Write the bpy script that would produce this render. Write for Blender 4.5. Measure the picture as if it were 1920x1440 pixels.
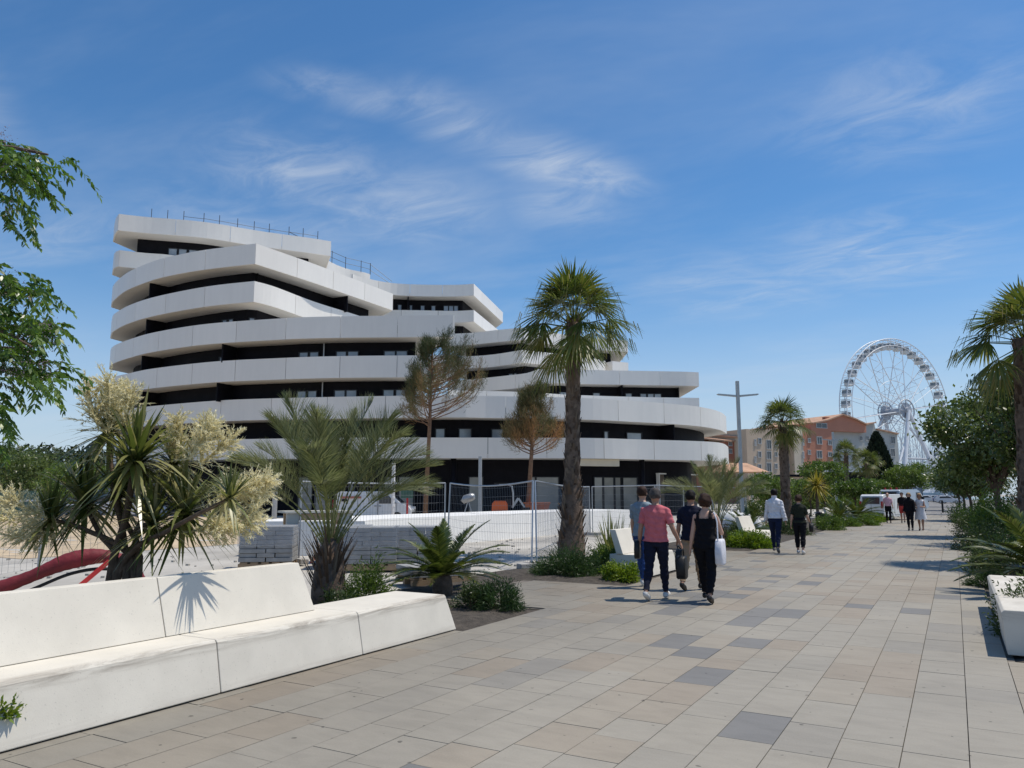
import bpy, math, random
import numpy as np
from mathutils import Vector, Matrix, Euler
for o in list(bpy.data.objects): bpy.data.objects.remove(o, do_unlink=True)
S = bpy.context.scene
C = S.collection
random.seed(7); RNG = np.random.default_rng(7)
R = math.radians
# ------------------------------------------------------------------ camera
F = 1450.0; CAMH = 1.68; HY = 927.0; VPX = 1790.0      # photo is 1920x1440
TH = math.atan((HY-720)/F); PS = math.atan((VPX-960)/(F/math.cos(TH)))
cam = bpy.data.cameras.new('camera'); camo = bpy.data.objects.new('camera', cam); C.objects.link(camo)
cam.sensor_fit = 'HORIZONTAL'; cam.sensor_width = 36; cam.lens = 36*F/1920
cam.clip_start = 0.05; cam.clip_end = 6000
camo.location = (0, 0, CAMH); camo.rotation_euler = (math.pi/2+TH, 0, PS)
S.camera = camo
FW = np.array((-math.sin(PS)*math.cos(TH), math.cos(PS)*math.cos(TH), math.sin(TH)))
RT = np.array((math.cos(PS), math.sin(PS), 0.0))
UPV = np.array((math.sin(PS)*math.sin(TH), -math.cos(PS)*math.sin(TH), math.cos(TH)))
FH = np.array((-math.sin(PS), math.cos(PS), 0.0))
def ray(x, y): return FW+(x-960)/F*RT-(y-720)/F*UPV
def at_z(x, y, z=0.0):
    d = ray(x, y); t = (z-CAMH)/d[2]; return Vector((d[0]*t, d[1]*t, z))
def at_d(x, y, D):
    d = ray(x, y); t = D/float(d@FH); return Vector((d[0]*t, d[1]*t, d[2]*t+CAMH))
def at_x(x, y, X):
    d = ray(x, y); t = X/d[0]; return Vector((X, d[1]*t, d[2]*t+CAMH))
def base_d(x, D):                                       # ground point at column x, depth D
    p = at_d(x, 927, D); return Vector((p.x, p.y, 0))
def lat(l, D, z=0): return Vector((l*RT[0]+D*FH[0], l*RT[1]+D*FH[1], z))
# ------------------------------------------------------------------ sky, sun, exposure
SUN_EL = R(66); az = RT*math.cos(R(7))+FH*math.sin(R(7))     # horizontal direction towards the sun
sundir = Vector((az[0]*math.cos(SUN_EL), az[1]*math.cos(SUN_EL), math.sin(SUN_EL)))
W = bpy.data.worlds.new('World'); S.world = W; W.use_nodes = True
nt = W.node_tree; nt.nodes.clear()
def N(t, k, **kw):
    n = t.nodes.new(k)
    for a, b in kw.items():
        if a == 'ins':
            for i, v in b.items(): n.inputs[i].default_value = v
        else: setattr(n, a, b)
    return n
sky = N(nt, 'ShaderNodeTexSky', sky_type='NISHITA', sun_disc=False)
sky.sun_elevation = SUN_EL; sky.sun_rotation = math.atan2(az[0], az[1]); sky.altitude = 0
sky.air_density = 1.0; sky.dust_density = 0.35; sky.ozone_density = 1.2
hs = N(nt, 'ShaderNodeHueSaturation', ins={'Saturation': 1.12, 'Value': 1.16})
tc = N(nt, 'ShaderNodeTexCoord'); sp = N(nt, 'ShaderNodeSeparateXYZ')
nt.links.new(tc.outputs['Generated'], sp.inputs[0])
def M2(t, op, a, b, clamp=False):
    n = t.nodes.new('ShaderNodeMath'); n.operation = op; n.use_clamp = clamp
    for i, v in enumerate((a, b)):
        if isinstance(v, (int, float)): n.inputs[i].default_value = v
        else: t.links.new(v, n.inputs[i])
    return n.outputs[0]
zz = M2(nt, 'ADD', M2(nt, 'MAXIMUM', sp.outputs[2], 0.0), 0.06)
cu = M2(nt, 'DIVIDE', sp.outputs[0], zz); cv = M2(nt, 'DIVIDE', sp.outputs[1], zz)
cmb = N(nt, 'ShaderNodeCombineXYZ'); nt.links.new(cu, cmb.inputs[0]); nt.links.new(cv, cmb.inputs[1])
def cloudnoise(rot, sc, scale, detail, lo, hi, dist=0.6, off=(0, 0, 0)):
    m = N(nt, 'ShaderNodeMapping'); m.inputs['Rotation'].default_value = (0, 0, rot); m.inputs['Scale'].default_value = sc
    m.inputs['Location'].default_value = off
    nt.links.new(cmb.outputs[0], m.inputs[0])
    n = N(nt, 'ShaderNodeTexNoise', ins={'Scale': scale, 'Detail': detail, 'Roughness': 0.62, 'Distortion': dist}); nt.links.new(m.outputs[0], n.inputs['Vector'])
    r = N(nt, 'ShaderNodeMapRange', ins={'From Min': lo, 'From Max': hi}); r.interpolation_type = 'SMOOTHSTEP'; nt.links.new(n.outputs[0], r.inputs[0])
    return r.outputs[0]
def cloudplane(px, py):
    d = ray(px, py); d = d/np.linalg.norm(d); z = max(d[2], 0)+0.06; return np.array((d[0]/z, d[1]/z))
def wisp(p0, p1, width):                                # a soft elongated patch of cirrus, fixed in the sky
    a, b = cloudplane(*p0), cloudplane(*p1); c = (a+b)/2; v = b-a; L = np.linalg.norm(v)/2; ang = math.atan2(v[1], v[0])
    vs = N(nt, 'ShaderNodeVectorMath', operation='SUBTRACT'); nt.links.new(cmb.outputs[0], vs.inputs[0]); vs.inputs[1].default_value = (c[0], c[1], 0)
    vr = N(nt, 'ShaderNodeVectorRotate', rotation_type='Z_AXIS'); nt.links.new(vs.outputs[0], vr.inputs[0]); vr.inputs['Angle'].default_value = -ang
    vm = N(nt, 'ShaderNodeVectorMath', operation='MULTIPLY'); nt.links.new(vr.outputs[0], vm.inputs[0]); vm.inputs[1].default_value = (1/L, 1/width, 0)
    ln = N(nt, 'ShaderNodeVectorMath', operation='LENGTH'); nt.links.new(vm.outputs[0], ln.inputs[0])
    r = N(nt, 'ShaderNodeMapRange', ins={'From Min': 1.25, 'From Max': 0.0}); r.interpolation_type = 'SMOOTHSTEP'; nt.links.new(ln.outputs['Value'], r.inputs[0])
    return r.outputs[0]
acc = None
for p0, p1, w_, s_ in [((480, 140), (830, 215), .10, .6), ((690, 140), (960, 290), .13, .62), ((860, 235), (1230, 380), .15, .75), ((330, 300), (760, 360), .34, .62),
                       ((560, 360), (930, 430), .32, .6), ((1000, 330), (1140, 430), .22, .5), ((180, 430), (760, 450), .5, .35), ((1380, 500), (1950, 450), .55, .6), ((1560, 330), (1930, 40), .35, .5), ((1150, 560), (1700, 520), .5, .4),
                       ((0, 420), (200, 480), .5, .5), ((-200, 160), (40, 190), .3, .5)]:
    w = M2(nt, 'MULTIPLY', wisp(p0, p1, w_), s_*.9); acc = w if acc is None else M2(nt, 'MAXIMUM', acc, w)
fine = cloudnoise(R(35), (1.0, 1.7, 1), 3.4, 10, .30, .82, .9)
veil = cloudnoise(R(20), (.5, 1.1, 1), .9, 6, .42, .85, .4, (3.1, 1.7, 0))
cm = M2(nt, 'ADD', M2(nt, 'MULTIPLY', acc, M2(nt, 'ADD', M2(nt, 'MULTIPLY', fine, .95), .06)), M2(nt, 'MULTIPLY', veil, .26), True)
mix = N(nt, 'ShaderNodeMix', data_type='RGBA'); nt.links.new(cm, mix.inputs[0])
tint = N(nt, 'ShaderNodeVectorMath', operation='MULTIPLY'); tint.inputs[1].default_value = (.91, 1.14, 1.32)
nt.links.new(sky.outputs[0], tint.inputs[0]); nt.links.new(tint.outputs[0], hs.inputs['Color']); hz = N(nt, 'ShaderNodeMix', data_type='RGBA'); hr = N(nt, 'ShaderNodeMapRange', ins={'From Min': .30, 'From Max': -.02, 'To Max': .85}); hr.interpolation_type = 'SMOOTHSTEP'
nt.links.new(sp.outputs[2], hr.inputs[0]); nt.links.new(hr.outputs[0], hz.inputs[0]); hz.inputs[7].default_value = (6.2, 7.3, 8.9, 1); nt.links.new(hs.outputs[0], hz.inputs[6])
nt.links.new(hz.outputs[2], mix.inputs[6]); mix.inputs[7].default_value = (7.6, 8.3, 9.2, 1)
bg = N(nt, 'ShaderNodeBackground', ins={'Strength': 0.085}); nt.links.new(mix.outputs[2], bg.inputs[0])
wo = N(nt, 'ShaderNodeOutputWorld'); nt.links.new(bg.outputs[0], wo.inputs[0])
sl = bpy.data.lights.new('sun', 'SUN'); sl.energy = 4.2; sl.angle = R(0.53); sl.color = (1.0, 0.93, 0.82)
so = bpy.data.objects.new('sun', sl); C.objects.link(so); so.rotation_euler = sundir.to_track_quat('Z', 'Y').to_euler(); so.location = (30, 20, 60)
vs = S.view_settings; vs.view_transform = 'Standard'; vs.look = 'None'; vs.exposure = 0.0; vs.gamma = 1.0; vs.use_curve_mapping = False
# ------------------------------------------------------------------ helpers
class MB:
    def __init__(s): s.v = []; s.f = []; s.m = []; s.mi = 0
    def add(s, vs, fs):
        n = len(s.v); s.v += [tuple(v) for v in vs]; s.f += [tuple(i+n for i in f) for f in fs]; s.m += [s.mi]*len(fs)
    def box(s, c, size, rz=0.0, M=None):
        hx, hy, hz = size[0]/2, size[1]/2, size[2]/2
        vs = [Vector((x, y, z)) for x in (-hx, hx) for y in (-hy, hy) for z in (-hz, hz)]
        if M is None: M = Matrix.Rotation(rz, 3, 'Z')
        s.add([M@v+Vector(c) for v in vs], [(0, 1, 3, 2), (4, 6, 7, 5), (0, 4, 5, 1), (2, 3, 7, 6), (0, 2, 6, 4), (1, 5, 7, 3)]); return s
    def bar(s, a, b, w, h=None, up=(0, 0, 1)):
        a, b = Vector(a), Vector(b); d = b-a; L = d.length; d.normalize(); u = Vector(up)
        if abs(d.dot(u)) > .99: u = Vector((1, 0, 0))
        x = d.cross(u).normalized(); u = x.cross(d); M = Matrix((x, d, u)).transposed()
        return s.box((a+b)/2, (w, L, h or w), M=M)
    def tube(s, pts, r, n=8, cap=True, ell=None):
        pts = [Vector(p) for p in pts]; k = len(pts)
        rs = r if isinstance(r, (list, tuple)) else [r]*k
        t0 = (pts[1]-pts[0]).normalized(); u = Vector((0, 0, 1)) if abs(t0.z) < .9 else Vector((1, 0, 0))
        x = t0.cross(u).normalized(); vs = []
        for i, p in enumerate(pts):
            t = (pts[min(i+1, k-1)]-pts[max(i-1, 0)]).normalized(); x = (x-t*x.dot(t)).normalized(); y = t.cross(x)
            for j in range(n):
                a = 2*math.pi*j/n; vs.append(p+(x*math.cos(a)+y*math.sin(a))*rs[i])
        fs = [(i*n+j, i*n+(j+1) % n, (i+1)*n+(j+1) % n, (i+1)*n+j) for i in range(k-1) for j in range(n)]
        if cap: fs += [tuple(range(n-1, -1, -1)), tuple((k-1)*n+j for j in range(n))]
        s.add(vs, fs); return s
    def prism(s, poly, z0, z1):
        n = len(poly)
        s.add([(p[0], p[1], z0) for p in poly]+[(p[0], p[1], z1) for p in poly],
              [tuple(range(n-1, -1, -1)), tuple(range(n, 2*n))]+[(i, (i+1) % n, n+(i+1) % n, n+i) for i in range(n)]); return s
    def extr(s, prof, o, ux, uy, ext):                  # 2-D profile (a,b)->o+a*ux+b*uy, extruded along ext
        o, ux, uy, ext = map(Vector, (o, ux, uy, ext)); n = len(prof)
        a = [o+ux*p[0]+uy*p[1] for p in prof]
        s.add(a+[p+ext for p in a], [tuple(range(n-1, -1, -1)), tuple(range(n, 2*n))]+[(i, (i+1) % n, n+(i+1) % n, n+i) for i in range(n)]); return s
    def ring(s, c, ax, r, rt, n=48, m=5):
        ax = Vector(ax).normalized(); x = ax.orthogonal().normalized(); y = ax.cross(x); vs = []
        for i in range(n):
            a = 2*math.pi*i/n; d = x*math.cos(a)+y*math.sin(a)
            for j in range(m):
                b = 2*math.pi*j/m; vs.append(Vector(c)+d*(r+rt*math.cos(b))+ax*rt*math.sin(b))
        s.add(vs, [(i*m+j, ((i+1) % n)*m+j, ((i+1) % n)*m+(j+1) % m, i*m+(j+1) % m) for i in range(n) for j in range(m)]); return s
    def ell(s, c, r, n=12, m=8, M=None):
        vs = []; c = Vector(c)
        for i in range(m+1):
            p = math.pi*i/m
            for j in range(n):
                a = 2*math.pi*j/n; v = Vector((r[0]*math.sin(p)*math.cos(a), r[1]*math.sin(p)*math.sin(a), r[2]*math.cos(p))); vs.append(c+(M@v if M else v))
        s.add(vs, [(i*n+j, (i+1)*n+j, (i+1)*n+(j+1) % n, i*n+(j+1) % n) for i in range(m) for j in range(n)]); return s
    def mesh(s, name, mats, smooth=False):
        me = bpy.data.meshes.new(name); me.from_pydata(s.v, [], s.f)
        for m in (mats if isinstance(mats, (list, tuple)) else [mats]): me.materials.append(m)
        if len(me.materials) > 1: me.polygons.foreach_set('material_index', s.m)
        if smooth: me.polygons.foreach_set('use_smooth', [True]*len(me.polygons))
        me.validate(); me.update(); return me
    def build(s, name, mats, parent=None, smooth=False, world=True, kind=None, label=None, bevel=0):
        return link(name, s.mesh(name, mats, smooth), parent, world, kind, label, bevel)
def link(name, me, parent=None, world=True, kind=None, label=None, bevel=0):
    o = bpy.data.objects.new(name, me); C.objects.link(o)
    if parent:
        o.parent = parent
        if world:
            t = parent
            while t: o.location -= t.location; t = t.parent
    if kind: o['kind'] = kind
    if label: o['label'] = label
    if bevel:
        b = o.modifiers.new('bevel', 'BEVEL'); b.width = bevel; b.segments = 2; b.limit_method = 'ANGLE'; b.angle_limit = R(35)
    return o
def tag(o, label, cat, group=None):
    o['label'] = label; o['category'] = cat
    if group: o['group'] = group
    return o
def thing(name, label, cat, loc=(0, 0, 0), rz=0.0, group=None):
    o = bpy.data.objects.new(name, None); C.objects.link(o); o.location = loc; o.rotation_euler = (0, 0, rz); o.empty_display_size = .2
    return tag(o, label, cat, group)
def copy_tree(o, parent=None):
    c = o.copy(); C.objects.link(c)
    if parent is not None: c.parent = parent
    for ch in [x for x in C.objects if x.parent == o]: copy_tree(ch, c)
    return c
def dup(root, loc, rz=0.0, label=None, scale=None):
    c = copy_tree(root); c.location = loc; c.rotation_euler = (0, 0, rz)
    if label: c['label'] = label
    if scale: c.scale = (scale,)*3
    return c
# ------------------------------------------------------------------ materials
MATS = {}
def mat(name, col, rough=.6, var=.12, nscale=6.0, bump=0.0, bscale=40.0, metal=0.0, spec=.4, coat=0.0, col2=None):
    if name in MATS: return MATS[name]
    m = bpy.data.materials.new(name); m.use_nodes = True; t = m.node_tree; b = t.nodes['Principled BSDF']; MATS[name] = m
    b.inputs['Roughness'].default_value = rough; b.inputs['Metallic'].default_value = metal; b.inputs['Specular IOR Level'].default_value = spec
    b.inputs['Coat Weight'].default_value = coat
    co = N(t, 'ShaderNodeTexCoord'); no = N(t, 'ShaderNodeTexNoise', ins={'Scale': nscale, 'Detail': 6.0, 'Roughness': .6}); t.links.new(co.outputs['Object'], no.inputs['Vector'])
    cr = N(t, 'ShaderNodeValToRGB'); c = np.array(col)
    lo = np.clip(c*(1-var), 0, 1); hi = np.clip(np.array(col2) if col2 is not None else c*(1+var), 0, 1)
    cr.color_ramp.elements[0].position = .3; cr.color_ramp.elements[1].position = .7
    cr.color_ramp.elements[0].color = (*lo, 1); cr.color_ramp.elements[1].color = (*hi, 1)
    t.links.new(no.outputs[0], cr.inputs[0]); t.links.new(cr.outputs[0], b.inputs['Base Color'])
    if bump:
        n2 = N(t, 'ShaderNodeTexNoise', ins={'Scale': bscale, 'Detail': 5.0}); t.links.new(co.outputs['Object'], n2.inputs['Vector'])
        bp = N(t, 'ShaderNodeBump', ins={'Strength': bump, 'Distance': .02}); t.links.new(n2.outputs[0], bp.inputs['Height']); t.links.new(bp.outputs[0], b.inputs['Normal'])
    return m
def leafmat(name, cols, trans=.3, rough=.45, spec=.35):
    if name in MATS: return MATS[name]
    m = bpy.data.materials.new(name); m.use_nodes = True; t = m.node_tree; b = t.nodes['Principled BSDF']; MATS[name] = m
    b.inputs['Roughness'].default_value = rough; b.inputs['Specular IOR Level'].default_value = spec
    a = N(t, 'ShaderNodeAttribute', attribute_name='rnd'); cr = N(t, 'ShaderNodeValToRGB'); e = cr.color_ramp.elements
    while len(e) < len(cols): e.new(.5)
    for i, c in enumerate(cols): e[i].position = i/(len(cols)-1); e[i].color = (*c, 1)
    oi = N(t, 'ShaderNodeObjectInfo'); ad = M2(t, 'ADD', a.outputs['Fac'], M2(t, 'MULTIPLY', M2(t, 'SUBTRACT', oi.outputs['Random'], .5), .35))
    t.links.new(ad, cr.inputs[0]); t.links.new(cr.outputs[0], b.inputs['Base Color'])
    tr = N(t, 'ShaderNodeBsdfTranslucent'); hv = N(t, 'ShaderNodeHueSaturation', ins={'Value': 1.5, 'Saturation': 1.1}); t.links.new(cr.outputs[0], hv.inputs['Color']); t.links.new(hv.outputs[0], tr.inputs[0])
    mx = N(t, 'ShaderNodeMixShader', ins={0: trans}); t.links.new(b.outputs[0], mx.inputs[1]); t.links.new(tr.outputs[0], mx.inputs[2])
    t.links.new(mx.outputs[0], t.nodes['Material Output'].inputs[0]); return m
def npmesh(name, V, Fq, matl, rnd=None, smooth=False):
    me = bpy.data.meshes.new(name); k = Fq.shape[1]
    me.vertices.add(len(V)); me.vertices.foreach_set('co', np.ascontiguousarray(V, dtype=np.float32).ravel())
    me.loops.add(Fq.size); me.loops.foreach_set('vertex_index', Fq.astype(np.int32).ravel())
    me.polygons.add(len(Fq)); me.polygons.foreach_set('loop_start', np.arange(0, Fq.size, k, dtype=np.int32))
    me.update(calc_edges=True)
    if rnd is not None:
        at = me.attributes.new('rnd', 'FLOAT', 'FACE'); at.data.foreach_set('value', np.ascontiguousarray(rnd, dtype=np.float32))
    me.polygons.foreach_set('use_smooth', [bool(smooth)]*len(Fq))
    me.materials.append(matl); return me
PROF = {'leaf': lambda t: np.sin(np.pi*np.clip(t*.96+.02, 0, 1))**.8, 'blade': lambda t: np.minimum(1, (t+.25)*2.2)*(1-t**2.2), 'needle': lambda t: 1-.8*t, 'strap': lambda t: np.minimum(1, .55+t)*(1-t**4)}
def nrm(a): return a/np.maximum(np.linalg.norm(a, axis=-1, keepdims=True), 1e-9)
class LV:                                               # collects ribbons (leaves, blades, needles)
    def __init__(s): s.V = []; s.F = []; s.R = []; s.n = 0
    def add(s, P, D, L, Wd, nseg=2, prof='leaf', droop=0.0, side=None, rnd=None, fold=0.0):
        P = np.atleast_2d(np.asarray(P, float)); n = len(P); D = nrm(np.broadcast_to(np.asarray(D, float), (n, 3)))
        L = np.broadcast_to(L, (n,)).astype(float); Wd = np.broadcast_to(Wd, (n,)).astype(float); droop = np.broadcast_to(droop, (n,)).astype(float)
        if side is None:
            rv = RNG.normal(size=(n, 3)); side = np.cross(D, rv)
        side = nrm(np.broadcast_to(side, (n, 3))); t = np.linspace(0, 1, nseg+1); pr = PROF[prof](t)
        pos = P[:, None]+D[:, None]*(L[:, None]*t)[..., None]; pos[..., 2] -= droop[:, None]*L[:, None]*t**2
        off = side[:, None]*(Wd[:, None]*.5*pr)[..., None]
        V = np.stack((pos-off, pos+off), 2).reshape(-1, 3)
        k = (nseg+1)*2; b = np.arange(n)[:, None]*k+np.arange(nseg)[None]*2+s.n; b = b.ravel()
        s.F.append(np.stack((b, b+1, b+3, b+2), 1)); s.V.append(V); s.n += len(V)
        r = RNG.random(n) if rnd is None else np.broadcast_to(rnd, (n,)); s.R.append(np.repeat(r, nseg)); return s
    def mesh(s, name, m): return npmesh(name, np.concatenate(s.V), np.concatenate(s.F), m, np.concatenate(s.R), True)
    def build(s, name, m, parent=None, world=True, kind=None, label=None): return link(name, s.mesh(name, m), parent, world, kind, label)
def rdir(n, zmin=-1.0, zmax=1.0):
    z = RNG.uniform(zmin, zmax, n); a = RNG.uniform(0, 2*np.pi, n); r = np.sqrt(1-z*z); return np.stack((r*np.cos(a), r*np.sin(a), z), 1)
def spline(pts, n):
    P = [Vector(p) for p in pts]; out = []; k = len(P)
    for i in range(n):
        u = i/(n-1)*(k-1); j = min(int(u), k-2); t = u-j; p0, p1, p2, p3 = P[max(j-1, 0)], P[j], P[j+1], P[min(j+2, k-1)]
        out.append(.5*((2*p1)+(p2-p0)*t+(2*p0-5*p1+4*p2-p3)*t*t+(3*p1-p0-3*p2+p3)*t**3))
    return out
# ================================================================== SETTING
def sheet(name, x0, x1, y0, y1, z, m, thick=.0):
    o = MB(); o.add([(x0, y0, z), (x1, y0, z), (x1, y1, z), (x0, y1, z)], [(0, 1, 2, 3)])
    r = o.build(name, m, kind='structure'); return r
m_ground = mat('dusty_ground', (.36, .33, .28), .95, .16, .15, .3, 6)
m_site = mat('site_concrete', (.42, .395, .35), .92, .30, .35, .5, 9)
m_sand = mat('site_sand', (.46, .36, .24), .97, .22, .6, .8, 4)
m_soil = mat('planting_soil', (.062, .052, .042), .98, .5, 9, 1.0, 30)
m_asph = mat('asphalt', (.19, .185, .18), .9, .15, 3, .3, 60)
m_mark = mat('road_paint', (.7, .7, .68), .7, .1, 8)
sheet('ground', -2500, 2500, -400, 4000, -.09, m_ground)
sheet('site_pavement', -75, -8.7, 6, 130, -.05, m_site)
g = MB()                                              # ridged sand of the building site
nx, ny = 60, 40
for i in range(nx+1):
    for j in range(ny+1):
        x = -80+i*(58/nx); y = 12+j*(26/ny); e = min(i, nx-i, j, ny-j)
        g.v.append((x, y, -.04+min(1, e/3)*(.10+.09*math.sin(y*1.9+x*.35)+.07*math.sin(x*.8+y*.9)+.04*random.random())))
g.f = [(i*(ny+1)+j, (i+1)*(ny+1)+j, (i+1)*(ny+1)+j+1, i*(ny+1)+j+1) for i in range(nx) for j in range(ny)]; g.m = [0]*len(g.f)
g.build('sand_ground', m_sand, kind='structure', smooth=True)
# ---- planting beds (uneven soil)
def bed(name, x0, x1, y0, y1):
    b = MB(); nx = max(3, int((x1-x0)/.35)); ny = max(3, int((y1-y0)/.5))
    for i in range(nx+1):
        for j in range(ny+1):
            e = min(i, nx-i, j, ny-j); b.v.append((x0+(x1-x0)*i/nx, y0+(y1-y0)*j/ny, -.03+(0 if e == 0 else .035+random.random()*.05)))
    b.f = [(i*(ny+1)+j, (i+1)*(ny+1)+j, (i+1)*(ny+1)+j+1, i*(ny+1)+j+1) for i in range(nx) for j in range(ny)]; b.m = [0]*len(b.f)
    b.build(name, m_soil, kind='structure', smooth=True)
bed('planting_bed', -9.0, -5.46, 8.42, 10.55); bed('planting_bed', -9.0, -6.32, 0, 8.42); bed('planting_bed', -9.0, -5.46, 13.9, 17.7); bed('planting_bed', -9.0, -7.62, 17.7, 24.0); bed('planting_bed', -9.0, -5.46, 24.0, 71); bed('planting_bed', .42, 6.5, 9.65, 74)
bed('planting_bed', -8.9, -7.62, 10.55, 13.9)
# ---- promenade paving
def slabmat(name, attr):
    m = bpy.data.materials.new(name); m.use_nodes = True; t = m.node_tree; b = t.nodes['Principled BSDF']
    if attr: src = N(t, 'ShaderNodeAttribute', attribute_name='rnd').outputs['Fac']
    else: src = N(t, 'ShaderNodeSeparateColor'); oi = N(t, 'ShaderNodeObjectInfo'); t.links.new(oi.outputs['Color'], src.inputs[0]); src = src.outputs[0]
    cr = N(t, 'ShaderNodeValToRGB'); e = cr.color_ramp.elements
    cols = [(0, (0.155, 0.152, 0.146)), (0.16, (0.19, 0.182, 0.168)), (0.22, (0.262, 0.24, 0.2)), (0.5, (0.278, 0.253, 0.208)), (0.62, (0.274, 0.245, 0.198)), (0.8, (0.27, 0.236, 0.187)), (1, (0.25, 0.212, 0.166))]
    while len(e) < len(cols): e.new(.5)
    for i, (p, c) in enumerate(cols): e[i].position = p; e[i].color = (*c, 1)
    t.links.new(src, cr.inputs[0])
    ge = N(t, 'ShaderNodeNewGeometry'); mp = N(t, 'ShaderNodeMapping'); mp.inputs['Scale'].default_value = (1.2, 3.4, 1); mp.inputs['Rotation'].default_value = (0, 0, .2); t.links.new(ge.outputs['Position'], mp.inputs[0])
    n1 = N(t, 'ShaderNodeTexNoise', ins={'Scale': 2.2, 'Detail': 8.0, 'Roughness': .65, 'Distortion': .5}); t.links.new(mp.outputs[0], n1.inputs['Vector'])
    n2 = N(t, 'ShaderNodeTexNoise', ins={'Scale': 75.0, 'Detail': 3.0}); t.links.new(ge.outputs['Position'], n2.inputs['Vector'])
    n4 = N(t, 'ShaderNodeTexNoise', ins={'Scale': .55, 'Detail': 5.0}); t.links.new(ge.outputs['Position'], n4.inputs['Vector'])
    f = M2(t, 'ADD', M2(t, 'MULTIPLY', n1.outputs[0], .46), M2(t, 'ADD', M2(t, 'MULTIPLY', n2.outputs[0], .24), M2(t, 'ADD', M2(t, 'MULTIPLY', n4.outputs[0], .40), .50)))
    n3 = N(t, 'ShaderNodeTexNoise', ins={'Scale': 13.0, 'Detail': 1.0}); t.links.new(ge.outputs['Position'], n3.inputs['Vector'])     # chewing-gum and pit marks
    pit = N(t, 'ShaderNodeMapRange', ins={'From Min': .735, 'From Max': .775, 'To Min': 1.0, 'To Max': .45}); t.links.new(n3.outputs[0], pit.inputs[0])
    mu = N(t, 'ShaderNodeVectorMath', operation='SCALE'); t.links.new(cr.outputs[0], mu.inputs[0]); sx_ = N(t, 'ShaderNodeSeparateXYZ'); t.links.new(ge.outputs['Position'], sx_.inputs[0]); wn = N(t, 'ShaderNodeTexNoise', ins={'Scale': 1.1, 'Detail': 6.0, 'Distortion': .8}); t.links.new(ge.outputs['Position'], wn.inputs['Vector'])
    gr = N(t, 'ShaderNodeMapRange', ins={'From Min': -1.6, 'From Max': -5.2, 'To Min': 1.0, 'To Max': .70}); t.links.new(M2(t, 'ADD', sx_.outputs[0], M2(t, 'MULTIPLY', wn.outputs[0], 2.4)), gr.inputs[0])   # slab tone darkens towards the left side, border broken by noise
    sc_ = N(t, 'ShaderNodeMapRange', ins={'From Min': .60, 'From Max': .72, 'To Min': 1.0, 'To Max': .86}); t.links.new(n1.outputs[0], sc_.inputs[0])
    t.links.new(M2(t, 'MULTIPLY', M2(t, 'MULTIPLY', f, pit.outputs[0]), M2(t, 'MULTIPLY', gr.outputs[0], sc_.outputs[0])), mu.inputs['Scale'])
    t.links.new(mu.outputs[0], b.inputs['Base Color']); b.inputs['Roughness'].default_value = .72; b.inputs['Specular IOR Level'].default_value = .3
    bp = N(t, 'ShaderNodeBump', ins={'Strength': .25, 'Distance': .006}); t.links.new(M2(t, 'ADD', n1.outputs[0], M2(t, 'MULTIPLY', n2.outputs[0], .5)), bp.inputs['Height']); t.links.new(bp.outputs[0], b.inputs['Normal'])
    return m
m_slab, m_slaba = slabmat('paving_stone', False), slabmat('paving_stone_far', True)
m_joint = mat('paving_joint', (.15, .132, .11), .95, .2, 5)
pj = MB(); pj.add([(-5.46, -3, -.02), (.42, -3, -.02), (.42, 74, -.02), (-5.46, 74, -.02)], [(0, 1, 2, 3)])
pj.add([(-6, -3, -.02), (-5.46, -3, -.02), (-5.46, 8.42, -.02), (-6, 8.42, -.02)], [(0, 1, 2, 3)]); pj.add([(.42, -3, -.02), (5, -3, -.02), (5, 9.65, -.02), (.42, 9.65, -.02)], [(0, 1, 2, 3)]); pj.add([(-7.62, 10.55, -.02), (-5.46, 10.55, -.02), (-5.46, 13.9, -.02), (-7.62, 13.9, -.02)], [(0, 1, 2, 3)])
pj.add([(-7.62, 17.7, -.02), (-5.46, 17.7, -.02), (-5.46, 24.0, -.02), (-7.62, 24.0, -.02)], [(0, 1, 2, 3)])
prom = pj.build('promenade', m_joint, kind='structure')
CWD = .385; slabs = []
def colour_of(ix, iy):
    rr = random.Random((ix//2)*7919+int(iy/2.3)*104729+5); k = rr.random(); r2 = random.random()
    if r2 < .05: return .02+.12*random.random()
    if r2 < .16: k = random.random()
    base = .08 if k < .025 else (.34 if k < .55 else .8)
    return min(1, max(0, base+(random.random()-.5)*(.1 if base < .1 else .3)))
def course(x0, x1, y0, y1, ix):
    y = y0-random.random()*.6
    while y < y1:
        L = random.choice((.48, .6, .6, .72, .9)); a, b = max(y, y0), min(y+L, y1)
        if b-a > .12: slabs.append((x0, x1, a, b, colour_of(ix, y)))
        y += L
for i in range(15):
    x1 = .35-i*CWD; course(x1-CWD, x1, -1, 73.6, i)
course(-5.425-CWD, -5.425, -1, 8.4, 15)
for i in range(10): course(.35+i*CWD, .35+(i+1)*CWD, -1, 9.6, 40+i)
for i in range(5): course(-5.425-(i+1)*CWD, -5.425-i*CWD, 10.6, 13.85, 60+i); course(-5.425-(i+1)*CWD, -5.425-i*CWD, 17.75, 23.95, 80+i)
def score(s):
    p = np.array(((s[0]+s[1])/2, (s[2]+s[3])/2, -CAMH)); dep = float(p@FW)
    if dep < 1: return 0
    x = 960+F*float(p@RT)/dep; y = 720-F*float(p@UPV)/dep
    if not (-60 < x < 1980 and y < 1500): return 0
    return (s[3]-s[2])*(s[1]-s[0])/dep**3
slabs.sort(key=score, reverse=True)
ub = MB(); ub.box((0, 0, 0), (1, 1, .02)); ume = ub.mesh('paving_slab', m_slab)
GAP = .0032
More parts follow.
